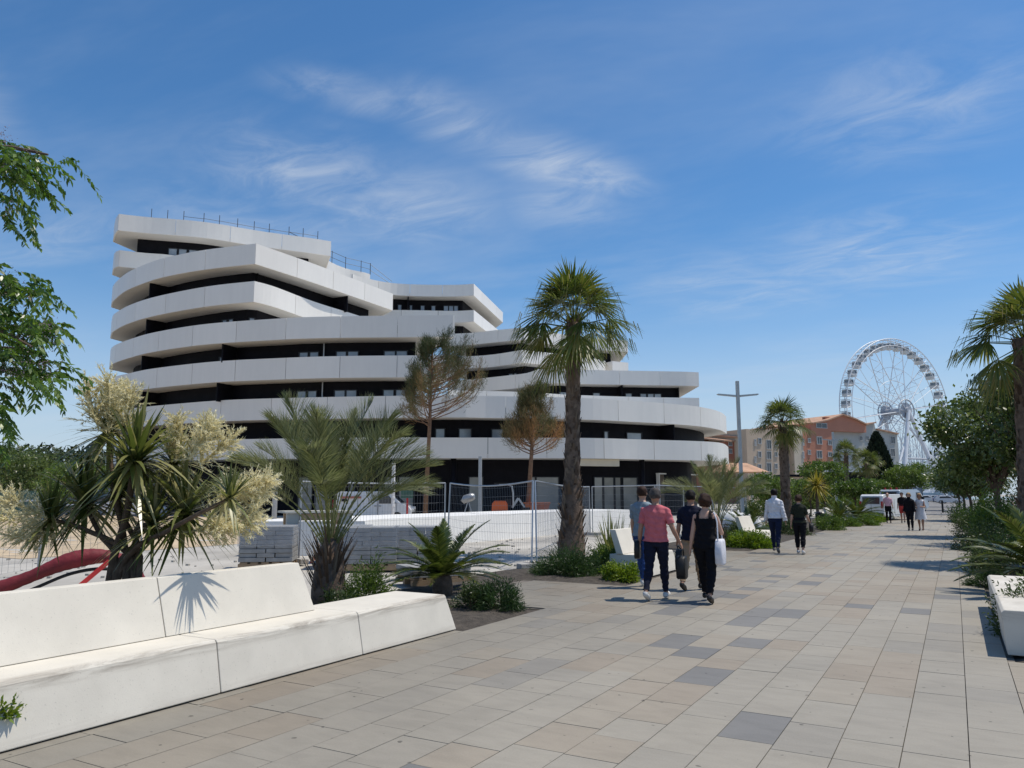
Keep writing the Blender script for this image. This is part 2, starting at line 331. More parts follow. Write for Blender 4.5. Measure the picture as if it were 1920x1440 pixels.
for s in slabs[:300]:
    o = link('paving_slab', ume, prom, False); o.location = ((s[0]+s[1])/2, (s[2]+s[3])/2, -.01+random.uniform(-.0012, .0012)); o.scale = (s[1]-s[0]-GAP*2, s[3]-s[2]-GAP*2, 1)
    o.rotation_euler = (random.uniform(-.002, .002), random.uniform(-.002, .002), 0); o.color = (s[4], 0, 0, 1)
V = []; Q = []; rr = []
for s in slabs[300:]:
    n = len(V); a, b, c, d = s[0]+GAP, s[1]-GAP, s[2]+GAP, s[3]-GAP; z = random.uniform(-.0015, .0015)
    V += [(a, c, -.02), (b, c, -.02), (b, d, -.02), (a, d, -.02), (a, c, z), (b, c, z), (b, d, z), (a, d, z)]
    Q += [(n+4, n+5, n+6, n+7), (n, n+1, n+5, n+4), (n+1, n+2, n+6, n+5), (n+2, n+3, n+7, n+6), (n+3, n, n+4, n+7)]; rr += [s[4]]*5
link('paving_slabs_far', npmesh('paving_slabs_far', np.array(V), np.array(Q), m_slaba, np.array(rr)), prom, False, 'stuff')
# ---- road at the end of the promenade, kerb, markings
sheet('road', -30, 20, 74, 330, -.06, m_asph)
kb = MB(); m_kerb = mat('kerb_stone', (.42, .41, .39), .85, .12, 4, .2, 30)
for i in range(26):
    kb2 = MB(); kb2.box((-9.0+i*1.0, 74.1, -.03), (.98, .24, .12)); 
    if i == 0: kerb = kb2.build('kerb', m_kerb, kind='structure')
    else: kb2.build('kerb_stone', m_kerb, kerb, world=False)
mk = MB()
for i in range(8): mk.box((-7+i*2.2, 84, -.055), (1.1, .35, .006))
for i in range(10): mk.box((-4.4+.02*i, 90+i*7, -.055), (.16, 4.2, .006))
mk.build('road_markings', m_mark, kind='structure')
# ================================================================== THE WHITE BUILDING
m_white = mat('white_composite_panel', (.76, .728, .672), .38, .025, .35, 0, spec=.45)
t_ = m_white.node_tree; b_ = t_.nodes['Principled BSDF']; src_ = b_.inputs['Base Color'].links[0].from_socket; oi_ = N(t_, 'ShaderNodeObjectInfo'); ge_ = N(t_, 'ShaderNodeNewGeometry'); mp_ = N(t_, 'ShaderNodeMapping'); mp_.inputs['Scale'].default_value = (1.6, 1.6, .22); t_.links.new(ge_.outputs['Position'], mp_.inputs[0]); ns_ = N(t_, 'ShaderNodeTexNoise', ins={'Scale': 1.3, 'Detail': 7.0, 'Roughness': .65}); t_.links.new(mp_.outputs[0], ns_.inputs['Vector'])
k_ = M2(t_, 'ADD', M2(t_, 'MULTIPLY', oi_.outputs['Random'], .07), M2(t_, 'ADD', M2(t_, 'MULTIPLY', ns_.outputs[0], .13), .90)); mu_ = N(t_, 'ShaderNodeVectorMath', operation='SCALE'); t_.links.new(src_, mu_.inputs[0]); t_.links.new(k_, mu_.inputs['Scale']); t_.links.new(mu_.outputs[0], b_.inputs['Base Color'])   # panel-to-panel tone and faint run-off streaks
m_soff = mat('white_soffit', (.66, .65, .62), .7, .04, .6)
m_dark = mat('black_cladding', (.006, .006, .009), .6, .3, 1.5, spec=.12)
m_frame = mat('dark_window_frame', (.012, .013, .016), .4, .1, 3)
m_glass = mat('window_glass', (.30, .34, .38), .08, .25, .8, spec=.9)
m_shop = mat('shop_glass', (.27, .27, .245), .12, .25, .5, spec=.8)
m_beige = mat('beige_board', (.60, .53, .40), .8, .08, 1)
m_brown = mat('brown_board', (.105, .078, .055), .8, .15, 1)
m_steel = mat('galvanised_steel', (.42, .43, .44), .42, .12, 12, metal=.7)
m_rail = mat('railing_steel', (.10, .11, .13), .5, .1, 5, metal=.4)
BANDS = {
'B8': (26.15, 1.6, [(214, 424), (217, 410), (223, 401), (278, 407), (383, 416), (483, 432.5), (580, 446), (621, 452.5)], (2,), 0, -.34),
'B7': (23.05, 1.6, [(212.5, 486), (215, 473), (224.5, 469), (274, 474.5), (331, 479.5), (480, 503), (610, 530)], (2,), 0, 0),
'B6': (19.95, 1.7, [(211, 545), (213, 534), (233, 515), (255, 503), (293, 488), (333, 478), (387, 468), (480, 456.5), (580, 491.5), (653, 519), (737, 551)], (7,), 0, -.6),
'B5': (16.85, 1.7, [(209, 603), (211, 594), (215, 588), (242, 572.5), (290, 556.7), (385, 537.5), (477, 527), (515, 537.5), (590, 566), (670, 591), (738, 614)], (6,), 0, -.6),
'B4': (13.75, 1.72, [(207, 660), (208.5, 653), (218, 646), (247, 635), (290, 623), (385, 607.5), (517, 597.5), (575, 594.5), (670, 592.5), (853, 591)], (), 0, -.45),
'B3': (10.65, 1.72, [(206, 720), (210, 708), (242, 700), (287, 691), (400, 678), (517, 671.7), (600, 668.5), (690, 667), (853, 666)], (), 0, -.45),
'B2': (7.55, 1.72, [(204, 785), (208, 776), (225, 770), (260, 764), (398, 751.7), (517, 746.7), (690, 743), (850, 741), (920, 742.5), (1089, 746), (1204, 753), (1269, 758), (1316, 763.5), (1349, 771.6), (1361.5, 780.6)], (), 0, -.2),
'B1': (4.45, 1.6, None, (), 0, -.2),
'R3': (10.65, 1.5, [(840, 731), (864, 732), (987, 735), (1047, 739), (1089, 741), (1204, 744.5), (1311, 746)], (), 0, 0),
'R4': (13.75, 1.6, [(840, 714), (869, 712.5), (915, 708), (965, 702.5), (990, 699), (1009, 692), (1052, 691.5), (1089, 693.2), (1204, 695.5), (1277, 696.7), (1310, 698)], (5,), 0, 0),
'R5': (16.85, 1.5, [(835, 670), (862, 669), (922, 665), (979, 656), (1060, 665), (1128, 675), (1135, 677)], (3,), 0, -.5),
'R5b': (16.85, 1.5, [(1092, 691), (1148, 677), (1178, 680)], (1,), 0, 0),
'R6': (19.95, 1.5, [(835, 626.5), (854, 625.6), (889, 623.7), (932, 618.7), (982, 614), (1089, 632), (1156, 636.6), (1177, 639)], (4,), 0, 0),
'R7': (23.05, 1.5, [(690, 585), (721, 581.5), (773, 581.5), (853, 583), (888.5, 581), (934, 618.6)], (4,), 0, -.3),
'R8': (26.15, 1.5, [(660, 514), (680, 520), (727, 529.7), (779, 533.3), (853, 534), (888.5, 532), (943, 585.8)], (5,), 0, -.3),
}
bld = thing('apartment_building', 'large white apartment building of curved stepped balcony bands with dark storeys between', 'building', lat(-8, 75))
def resample(P, corners):
    segs = []; idx = [0]+[c for c in corners]+[len(P)-1]
    for a, b in zip(idx[:-1], idx[1:]):
        sub = P[a:b+1]
        if len(sub) < 2: continue
        L = sum((sub[i+1]-sub[i]).length for i in range(len(sub)-1)); segs.append(spline(sub, max(3, int(L/1.1)+2)) if len(sub) > 2 else [sub[0].lerp(sub[1], k/6) for k in range(7)])
    return segs
def poly_at_px(poly, px):                              # where the vertical plane through column px crosses a plan polyline
    best = None
    d = ray(px, 927); dx, dy = d[0], d[1]
    for i in range(len(poly)-1):
        a, b = poly[i], poly[i+1]; ex, ey = b.x-a.x, b.y-a.y; den = dx*ey-dy*ex
        if abs(den) < 1e-9: continue
        t = (a.x*ey-a.y*ex)/den; u = (a.x*dy-a.y*dx)/den
        if t > 0 and -.001 <= u <= 1.001 and (best is None or t < best[0]): best = (t, Vector((dx*t, dy*t, 0)), Vector((ex, ey, 0)).normalized())
    return best
WALLS = {}; FRONTS = {}
def offset(poly, d):
    out = []; n = len(poly)
    for i in range(n):
        t1 = (poly[i]-poly[i-1]) if i > 0 else (poly[1]-poly[0]); t2 = (poly[i+1]-poly[i]) if i < n-1 else t1
        t1 = Vector((t1.x, t1.y, 0)).normalized(); t2 = Vector((t2.x, t2.y, 0)).normalized(); t = (t1+t2).normalized(); k = d/max(.45, t.dot(t2))
        out.append(Vector((poly[i].x-t.y*k, poly[i].y+t.x*k, 0)))
    return out
B2P = [at_z(x, y, 7.55+1.72) for x, y in BANDS['B2'][2]]
for key, (zb, h, px, corners, lo, ro) in BANDS.items():
    if key == 'B1':
        P = [Vector((p.x, p.y, 0)) for p in B2P[:7]]+[Vector((*at_z(x, y, zb+h)[:2], 0)) for x, y in [(850, 820.5), (1087, 821), (1204, 824), (1300, 826.8), (1340, 829), (1357, 832), (1365.5, 838)]]
    else: P = [Vector((*at_z(x, y, zb+h)[:2], 0)) for x, y in px]
    fh = Vector(FH); rt = Vector(RT)
    back0 = P[0]+fh*11+rt*2.5; back1 = P[-1]+(fh+rt*ro)*11
    secs = resample(P, corners)
    secs = [[back0.lerp(P[0], k/4) for k in range(5)]]+secs+[[P[-1].lerp(back1, k/4) for k in range(5)]]
    full = [p for s in secs for p in s[(0 if s is secs[0] else 1):]]
    # slab with soffit
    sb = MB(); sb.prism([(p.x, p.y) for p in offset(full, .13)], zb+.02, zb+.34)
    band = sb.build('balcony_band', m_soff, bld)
    # fascia panels
    for s in secs:
        L = [0]
        for i in range(len(s)-1): L.append(L[-1]+(s[i+1]-s[i]).length)
        n = max(1, round(L[-1]/(4.6 if key[0] == 'B' else 4.2))); inn = offset(s, .12)
        def pt(poly, l):
            for i in range(len(L)-1):
                if l <= L[i+1] or i == len(L)-2: return poly[i].lerp(poly[i+1], (l-L[i])/max(L[i+1]-L[i], 1e-6))
        for k in range(n):
            a, b = L[-1]*k/n+.02, L[-1]*(k+1)/n-.02; m = max(2, int((b-a)/.8)+1); pb = MB(); vs = []
            for q in range(m+1):
                l = a+(b-a)*q/m; o_, i_ = pt(s, l), pt(inn, l)
                vs += [(o_.x, o_.y, zb), (o_.x, o_.y, zb+h), (i_.x, i_.y, zb+h), (i_.x, i_.y, zb)]
            fs = [(q*4+c, q*4+4+c, q*4+4+(c+1) % 4, q*4+(c+1) % 4) for q in range(m) for c in range(4)]+[(3, 2, 1, 0), (m*4, m*4+1, m*4+2, m*4+3)]
            pb.add(vs, fs); pb.build('fascia_panel', m_white, band)
    # recessed dark storey wall under this band
    wall = offset(full, 2.1 if key != 'B1' else 3.0); z0 = max(0, zb-3.1+.34) if key != 'B1' else -.05
    if key == 'B1': z0 = -.05
    def clear(P_, d_):
        out = []
        for p in P_:
            dm = 1e9
            for i in range(len(full)-1):
                a_, b_ = full[i], full[i+1]; e_ = b_-a_; u_ = max(0, min(1, (p-a_).dot(e_)/max(e_.dot(e_), 1e-9))); dm = min(dm, (p-a_-e_*u_).length)
            if dm > d_: out.append(p)
        return out
    wall = clear(wall, 2.0 if key != 'B1' else 2.85)
    wb = MB(); n = len(wall); wi = offset(wall, .25)
    wb.add([(p.x, p.y, z0) for p in wall]+[(p.x, p.y, zb+.015) for p in wall]+[(p.x, p.y, z0) for p in wi]+[(p.x, p.y, zb+.015) for p in wi],
           [(i, i+1, n+i+1, n+i) for i in range(n-1)]+[(2*n+i, 3*n+i, 3*n+i+1, 2*n+i+1) for i in range(n-1)])
    wb.build('storey_wall', m_dark, bld); WALLS[key] = wall; FRONTS[key] = full
def window(key, x0, x1, ztop, zbot, glass, panes=1):
    a, b = poly_at_px(WALLS[key], x0), poly_at_px(WALLS[key], x1)
    if not a or not b: return
    p, q = a[1], b[1]; t = (q-p).normalized(); n = Vector((t.y, -t.x, 0)); w = (q-p).length; c = (p+q)/2; ang = math.atan2(t.y, t.x)
    fr = MB()
    for sx in (-1, 1): fr.box(c+n*.06+t*sx*(w/2+.03)+Vector((0, 0, (ztop+zbot)/2)), (.07, .12, ztop-zbot+.1), ang)
    fr.box(c+n*.06+Vector((0, 0, ztop+.03)), (w+.16, .13, .07), ang)
    f = fr.build('window', m_frame, bld)
    for i in range(panes):
        pm = MB(); pm.box(c+n*.03+t*(w*((i+.5)/panes-.5))+Vector((0, 0, (ztop+zbot)/2)), (w/panes-.03, .05, ztop-zbot), ang); pm.build('pane', glass, f)
WIN = {'B8': [(287, 303), (307, 322), (327, 342)], 'B5': [(401, 409), (413, 421), (452, 461)], 'B4': [(399.5, 408), (411, 419), (552, 568), (572, 588), (623, 641), (645, 664), (715, 735), (738, 758)],
       'B3': [(398, 407), (409.5, 418), (551, 567), (571, 587), (622, 641), (644, 663), (715, 734), (739, 757)], 'B2': [(816, 832), (860, 882), (922, 942), (1134, 1141), (1177, 1204)],
       'R4': [(1050, 1064), (1115, 1127), (1177, 1188), (1205, 1216), (1219, 1230), (1232, 1244)], 'R6': [(988, 996), (998, 1006), (1095, 1101), (1104, 1110), (1112, 1119)],
       'R8': [(739, 745), (762, 766), (783, 790), (804, 811), (828, 836), (838, 846), (848, 855)], 'R5': [(955, 962), (965, 969), (992, 998)]}
for k, l in WIN.items():
    zb = BANDS[k][0]
    for x0, x1 in l: window(k, x0, x1, zb-.72, zb-2.7, m_glass)
for x0, x1 in [(560, 585), (592, 618), (655, 662), (722, 737), (748, 775), (880, 905), (992, 1003), (1006, 1047), (1114, 1129), (1132, 1150), (1153, 1163), (1168, 1194)]: window('B1', x0, x1, 3.05, .12, m_shop)
def fin(key, px, m=m_dark, th=.12):
    a, b = poly_at_px(WALLS[key], px), poly_at_px(FRONTS[key], px)
    if not a: return
    t = a[2]; n = Vector((t.y, -t.x, 0)); zb = BANDS[key][0]; z0 = zb-1.5
    fb = MB(); fb.box(a[1]+n*.88+Vector((0, 0, (zb+.01+z0)/2)), (th, 1.76, zb+.01-z0), math.atan2(t.y, t.x)); fb.build('partition_wall', m, bld)
for k, l in {'B6': (293, 215, 612), 'B5': (290, 214), 'B4': (287, 213, 430), 'B3': (285, 213, 426), 'B2': (260, 410, 1239, 1343), 'R4': (1163,), 'R8': (758,)}.items():
    for x in l: fin(k, x)
for k in ('B4', 'B3'):
    a = poly_at_px(WALLS[k], 600); t = a[2]; n = Vector((t.y, -t.x, 0)); p = a[1]+n*.25; zb = BANDS[k][0]
    MB().tube([(p.x, p.y, zb-2.7), (p.x, p.y, zb+.01)], .055, 8).build('downpipe', m_steel, bld)
# roof railing of the upper left terrace
ztop = 26.15+1.6; rl = MB(); prev = None
rp = [poly_at_px(offset(FRONTS['B8'], .35), x) for x in (248, 280, 312, 352, 383, 419, 452, 482, 521, 549, 578)]
railing = MB()
for i, q in enumerate(rp):
    p = q[1]; railing.tube([(p.x, p.y, ztop-.9), (p.x, p.y, ztop+.95+.12*random.random())], .035, 6)
    if i > 2:
        o_ = rp[i-1][1]; railing.tube([(o_.x, o_.y, ztop+.45), (p.x, p.y, ztop+.42)], .025, 5)
railing.bar((rp[8][1].x, rp[8][1].y, ztop+.45), (rp[9][1].x, rp[9][1].y, ztop-.1), .05)
railing.build('roof_railing', m_rail, bld, kind='stuff')
# small curved roof terrace behind and its stair rail
tp = [Vector((*at_z(x, y, 28.6)[:2], 0)) for x, y in [(598, 484), (612, 487), (632, 497), (655, 505), (680, 510), (694, 514)]]
tp = spline(tp, 14); tb = MB(); ti = offset(tp, .2); n = len(tp)
tb.add([(p.x, p.y, 27.55) for p in tp]+[(p.x, p.y, 28.6) for p in tp]+[(p.x, p.y, 28.6) for p in ti]+[(p.x, p.y, 27.55) for p in ti], [(i+n*c, i+1+n*c, i+1+n*((c+1) % 4), i+n*((c+1) % 4)) for i in range(n-1) for c in range(4)])
tb.prism([(p.x, p.y) for p in offset(tp, .22)]+[((tp[-1]+fh*9).x, (tp[-1]+fh*9).y), ((tp[0]+fh*9).x, (tp[0]+fh*9).y)], 27.5, 27.9)
tb.prism([(p.x, p.y) for p in offset(tp, 2.6)]+[((tp[-1]+fh*9).x, (tp[-1]+fh*9).y), ((tp[0]+fh*9).x, (tp[0]+fh*9).y)], 24, 27.48)
tb.build('roof_terrace', m_white, bld)
rb = MB(); last = None
for p in tp[1::3]+[tp[-1]]:
    rb.tube([(p.x, p.y, 28.55), (p.x, p.y, 30.0)], .04, 6)
    if last:
        for z in (29.2, 29.9): rb.tube([(last.x, last.y, z), (p.x, p.y, z)], .028, 5)
    last = p
e = at_z(735, 530, 27.7)
for dz in (0, .75): rb.tube([(last.x, last.y, 29.1+dz), (e.x, e.y, 27.4+dz*.6)], .03, 5)
rb.build('terrace_railing', m_rail, bld, kind='stuff')
# ground floor pieces
a, b = poly_at_px(FRONTS['B1'], 1090)[1], poly_at_px(FRONTS['B1'], 1165)[1]; t = (b-a).normalized(); nn = Vector((t.y, -t.x, 0)); ang = math.atan2(t.y, t.x)
MB().box((a+b)/2-nn*.5+Vector((0, 0, 4.16)), ((b-a).length, .5, .55), ang).build('beige_panel', m_beige, bld)
a, b = poly_at_px(WALLS['B1'], 1229)[1], poly_at_px(WALLS['B1'], 1300)[1]; t = (b-a).normalized(); nn = Vector((t.y, -t.x, 0)); ang = math.atan2(t.y, t.x); c = (a+b)/2; w = (b-a).length
MB().box(c+nn*.25+Vector((0, 0, 1.65)), (w, .2, 3.4), ang).build('boarded_opening', m_brown, bld)
fr = MB(); fr.box(c+nn*.3+Vector((0, 0, 3.42)), (w+.2, .3, .1), ang); fr.box(a+nn*.3+Vector((0, 0, 1.7)), (.1, .3, 3.4), ang); fr.build('opening_frame', m_soff, bld)
for x in (668, 850, 1075, 1205):
    q = poly_at_px(offset(FRONTS['B1'][4:-4], 1.0), x)
    if not q: continue
    q = q[1]; MB().tube([(q.x, q.y, -.05), (q.x, q.y, 4.47)], .22, 12).build('column', m_dark, bld, smooth=True)
# ================================================================== BACKGROUND: houses, wheel, marina, hills
m_tile = mat('roof_tiles', (.48, .29, .19), .85, .22, 1.2, .3, 8)
WALLC = {'red': (.36, .14, .09), 'beige': (.56, .43, .31), 'cream': (.62, .52, .39), 'grey': (.44, .44, .40), 'rose': (.50, .22, .14), 'white': (.62, .62, .60)}
for k, c in WALLC.items(): mat('render_'+k, c, .9, .07, .4)
m_pane = mat('house_pane', (.06, .07, .08), .12, .3, 1, spec=.8); m_shut = mat('window_frame_pale', (.5, .49, .46), .6, .1, 2)
RZ = PS
HA = R(24)
def house(name, label, wallk, D, x0, x1, ytop, depth, wins, roof=None, ybase=927, extra=None, group=None):
    rt = Vector(RT)*math.cos(HA)+Vector(FH)*math.sin(HA); fh = Vector(FH)*math.cos(HA)-Vector(RT)*math.sin(HA); RZ = PS+HA; c0 = at_d((x0+x1)/2, 927, D)
    def at_p(x, y):                                     # pixel onto the facade plane
        d = Vector(ray(x, y)); return Vector((0, 0, CAMH))+d*(c0.dot(fh)/d.dot(fh))
    at_d_ = at_p; a, b = at_p(x0, 927), at_p(x1, 927); h = at_p((x0+x1)/2, ytop).z; w = (b-a).length; c = (a+b)/2; base = Vector((c.x, c.y, 0))
    t = thing(name, label, 'house', base, group=group)
    wb = MB(); wb.box(base+fh*(depth/2)+Vector((0, 0, h/2)), (w, depth, h), RZ)
    if roof and roof[0] == 'shed':                    # gable end facing us: list of (px, py) outline above wall top
        pts = [(at_p(x, 927)-a).dot(rt) for x, y in roof[1]]; zs = [at_p(x, y).z for x, y in roof[1]]
        prof = [(pts[0], h-.01)]+[(p, z) for p, z in zip(pts, zs)]+[(pts[-1], h-.01)]
        wb.extr(prof, Vector((a.x, a.y, 0)), rt, (0, 0, 1), fh*(depth-.1))
    wall = wb.build('wall', MATS['render_'+wallk], t)
    if roof:
        rb = MB()
        if roof[0] == 'shed':
            for i in range(len(pts)-1):
                if abs(zs[i+1]-zs[i]) > .05 or True:
                    p, q = Vector((a.x, a.y, 0))+rt*pts[i]+Vector((0, 0, zs[i]+.12)), Vector((a.x, a.y, 0))+rt*pts[i+1]+Vector((0, 0, zs[i+1]+.12))
                    if (q-p).length > .5 and abs(q.z-p.z) < (q-p).length*.9: rb.bar(p+fh*(depth/2-.2), q+fh*(depth/2-.2), depth+.6, .25, up=(0, 0, 1))
        elif roof[0] == 'slope':                      # roof plane rising away from us
            rise = at_d((x0+x1)/2, roof[1], D).z-h; e = .5
            p0, p1 = a-rt*e, b+rt*e; p0.z = p1.z = h+.05; q0, q1 = p0+fh*depth*.55-fh*.0, p1+fh*depth*.55; q0.z = q1.z = h+rise
            p0 = p0-fh*e; p1 = p1-fh*e; u = Vector((0, 0, .25)); r0 = q0+fh*depth*.5; r1 = q1+fh*depth*.5; r0.z = r1.z = h
            rb.add([p0, p1, q1, q0, p0+u, p1+u, q1+u, q0+u, r0, r1, r0+u, r1+u], [(0, 3, 2, 1), (4, 5, 6, 7), (0, 1, 5, 4), (3, 8, 9, 2), (7, 6, 11, 10), (8, 10, 11, 9), (0, 4, 7, 3), (1, 2, 6, 5), (3, 7, 10, 8), (2, 9, 11, 6)])
        ro = rb.build('roof', m_tile, t)
        if len(roof) > 2:
            q = at_d(roof[2][0], roof[2][1], D+3); MB().box((q.x, q.y, q.z-.7), (1.3, .8, 1.8), RZ).build('chimney', MATS['render_red'], ro)
    for wx0, wx1, wy0, wy1 in wins:
        p, q = at_p(wx0, wy0), at_p(wx1, wy1); c2 = (p+q)/2; ww = ((q-p).dot(rt)); hh = p.z-q.z
        f = MB(); 
        for sx in (-1, 1): f.box(c2+rt*sx*ww/2-fh*.03, (.12, .16, hh+.12), RZ)
        for sz in (-1, 1): f.box(c2+Vector((0, 0, sz*hh/2))-fh*.035, (ww+.2, .18, .12), RZ)
        f.box(c2-fh*.03, (.08, .12, hh), RZ)
        fo = f.build('window', m_shut, t); MB().box(c2-fh*.01, (ww, .06, hh), RZ).build('pane', m_pane, fo)
    if extra: extra(t, a, b)
    return t
def grid(xs, ys, w, h): return [(x-w/2, x+w/2, y-h/2, y+h/2) for x in xs for y in ys]
house('red_house', 'narrow dark red house with tiled roof at the right edge of the white building', 'red', 148, 1362, 1392, 829, 12, grid((1369,), (832, 846), 6, 8), ('slope', 819))
house('cream_house', 'cream house with tiled roof between dark red and beige blocks', 'cream', 148, 1386, 1408, 822, 14, grid((1399,), (836, 856), 5, 9), ('slope', 812))
def parapet(t, a, b):
    rt, fh = Vector(RT), Vector(FH)
    for i in range(5): MB().box(a.lerp(b, .1+.2*i)*1+Vector((0, 0, 18.4-1.68))+fh*.4, (.5, .5, 1.2), RZ).build('parapet_post', MATS['render_beige'], t)
house('beige_house', 'tall flat-roofed beige apartment house with an arched window strip', 'beige', 147, 1404, 1476, 806, 16, grid((1424,), (827, 852, 876), 6, 11)+[(1437, 1446, 825, 842), (1437, 1446, 846, 861), (1437, 1446, 868, 884)]+grid((1455, 1468), (832, 852, 874), 5, 9)+grid((1416,), (830, 862), 3, 12))
house('tan_house', 'tan house with small tiled canopy behind the palm trunk', 'beige', 151, 1476, 1496, 815, 12, grid((1482, 1491), (829, 852, 877), 4, 12), ('slope', 808))
house('stair_tower', 'pale cream stair tower beside the red house', 'cream', 150, 1493, 1511, 800, 10, grid((1506,), (829, 853), 3, 12))
house('red_gabled_house', 'terracotta red house with tiled gable roof and balconies', 'rose', 152.5, 1508, 1566, 807, 18, grid((1517,), (826, 848), 5, 8)+grid((1536,), (826, 852), 10, 14)+[(1530, 1550, 793, 803)]+grid((1556,), (830, 852), 7, 9), ('shed', [(1528, 795), (1556, 790), (1587, 779), (1610, 787), (1632, 798)], (1549, 784)))
house('grey_house', 'grey rendered house with sloping tiled roof in front of the wheel', 'grey', 159, 1560, 1690, 816, 14, grid((1614, 1626), (822,), 6, 9)+[(1669, 1678, 818, 832), (1669, 1678, 841, 856)]+grid((1640,), (830, 850), 5, 9), ('shed', [(1560, 813), (1600, 803), (1648, 794), (1650, 806), (1690, 815)]))
cn = MB(); a, b = at_d(1522, 876, 120), at_d(1645, 876, 120); c = (a+b)/2
ca = thing('shop_canopy', 'long white shop canopy with dark front below the red and grey houses', 'canopy', (c.x, c.y, 0))
MB().box((c.x, c.y, 5.5), ((b-a).length, 3, .9), RZ).build('fascia', MATS['render_white'], ca); MB().box((c.x, c.y, 2.5), ((b-a).length-.6, 2.4, 5.1), RZ).build('shop_front', m_dark, ca)
a, b = at_d(1465, 890, 118), at_d(1510, 890, 118); c = (a+b)/2; ca = thing('low_shop', 'low dark shop with flat black roof below the beige house', 'shop', (c.x, c.y, 0))
MB().box((c.x, c.y, 4.45), ((b-a).length+1, 4, .35), RZ).build('roof', m_dark, ca); MB().box((c.x, c.y, 2.1), ((b-a).length, 3.4, 4.35), RZ).build('wall', MATS['render_beige'], ca)
a, b = at_d(1338, 880, 90), at_d(1426, 880, 90); c = (a+b)/2; w = (b-a).length; kt = thing('tiled_pavilion', 'small open pavilion with low tiled roof beside the tall lamp post', 'pavilion', (c.x, c.y, 0)); rt, fh = Vector(RT), Vector(FH)
rb = MB(); zt, ze = at_d(1380, 868, 90).z, at_d(1380, 886, 90).z; cc = Vector((c.x, c.y, 0))
rb.add([cc-rt*w/2-fh*3+Vector((0, 0, ze)), cc+rt*w/2-fh*3+Vector((0, 0, ze)), cc+rt*w/2+fh*3+Vector((0, 0, ze)), cc-rt*w/2+fh*3+Vector((0, 0, ze)), cc-rt*w*.25+Vector((0, 0, zt)), cc+rt*w*.2+Vector((0, 0, zt))], [(0, 1, 5, 4), (1, 2, 5), (2, 3, 4, 5), (3, 0, 4), (0, 3, 2, 1)]); rb.build('roof', m_tile, kt)
for sx in (-.44, .44):
    for sy in (-2.5, 2.5): q = cc+rt*w*sx+fh*sy; MB().box((q.x, q.y, ze/2-.02), (.3, .3, ze), RZ).build('post', MATS['render_white'], kt)
# ---- observation wheel
WD = 232; hub = at_d(1680, 772, WD); WR = at_d(1680, 637, WD).z-hub.z; ang = R(52); fh = Vector((hub.x, hub.y, 0)).normalized(); rt = Vector((fh.y, -fh.x, 0))
ax = (rt*math.sin(ang)-fh*math.cos(ang)).normalized(); pl = (rt*math.cos(ang)+fh*math.sin(ang)).normalized(); zv = Vector((0, 0, 1))
m_ws = mat('wheel_white_steel', (.74, .75, .76), .45, .05, 1); m_gray = mat('wheel_grey_steel', (.42, .44, .47), .5, .08, 1)
wt = thing('observation_wheel', 'tall white observation wheel with closed gondolas behind the grey house', 'ferris wheel', (hub.x, hub.y, 0))
def wp(a, r, o): return hub+pl*(math.cos(a)*r)+zv*(math.sin(a)*r)+ax*o
GO = 1.3; NG = 40
for s_ in (-1, 1):
    r_ = MB(); r_.ring(hub+ax*GO*s_, ax, WR, .14, 96, 5); r_.ring(hub+ax*GO*s_, ax, WR-2.1, .12, 96, 5)
    for i in range(NG*2): a = math.pi*i/NG; r_.tube([wp(a, WR, GO*s_), wp(a+(.04 if i % 2 else -.04), WR-2.1, GO*s_)], .07, 4, False)
    r_.build('rim', m_ws, wt, kind='stuff')
for i in range(NG*2):
    a = math.pi*(i+.5)/NG; tb = MB(); tb.tube([wp(a, WR-.2, -GO), wp(a, WR-.2, GO)], .065, 5); tb.build('rim_tie', m_gray, wt)
for i in range(20):
    a = 2*math.pi*(i+.5)/20
    if i % 2 == 0:
        sp_ = MB()
        for s_ in (-1, 1): sp_.tube([wp(a, WR-2, GO*.9*s_), wp(a, 2.2, 3.2*s_)], .12, 5)
        for k in range(9):
            r0, r1 = 2.6+(WR-5)*k/9, 2.6+(WR-5)*(k+1)/9; f0, f1 = 3.2+(GO*.9-3.2)*k/9, 3.2+(GO*.9-3.2)*(k+1)/9; sg = 1 if k % 2 else -1
            sp_.tube([wp(a, r0, f0*sg), wp(a, r1, -f1*sg)], .06, 4, False)
        sp_.build('spoke', m_ws, wt, kind='stuff')
    else:
        sp_ = MB(); sp_.tube([wp(a, WR-2, GO), wp(a, 2.2, 3)], .07, 4); sp_.build('cable', m_ws, wt); sp_ = MB(); sp_.tube([wp(a, WR-2, -GO), wp(a, 2.2, -3)], .07, 4); sp_.build('cable', m_ws, wt)
for rr_ in (9.5, 13.5):
    q = MB(); q.ring(hub, ax, rr_, .06, 72, 4); q.build('cable_ring', m_ws, wt)
MB().tube([hub-ax*4.6, hub+ax*4.6], 1.0, 16).build('axle', m_gray, wt)
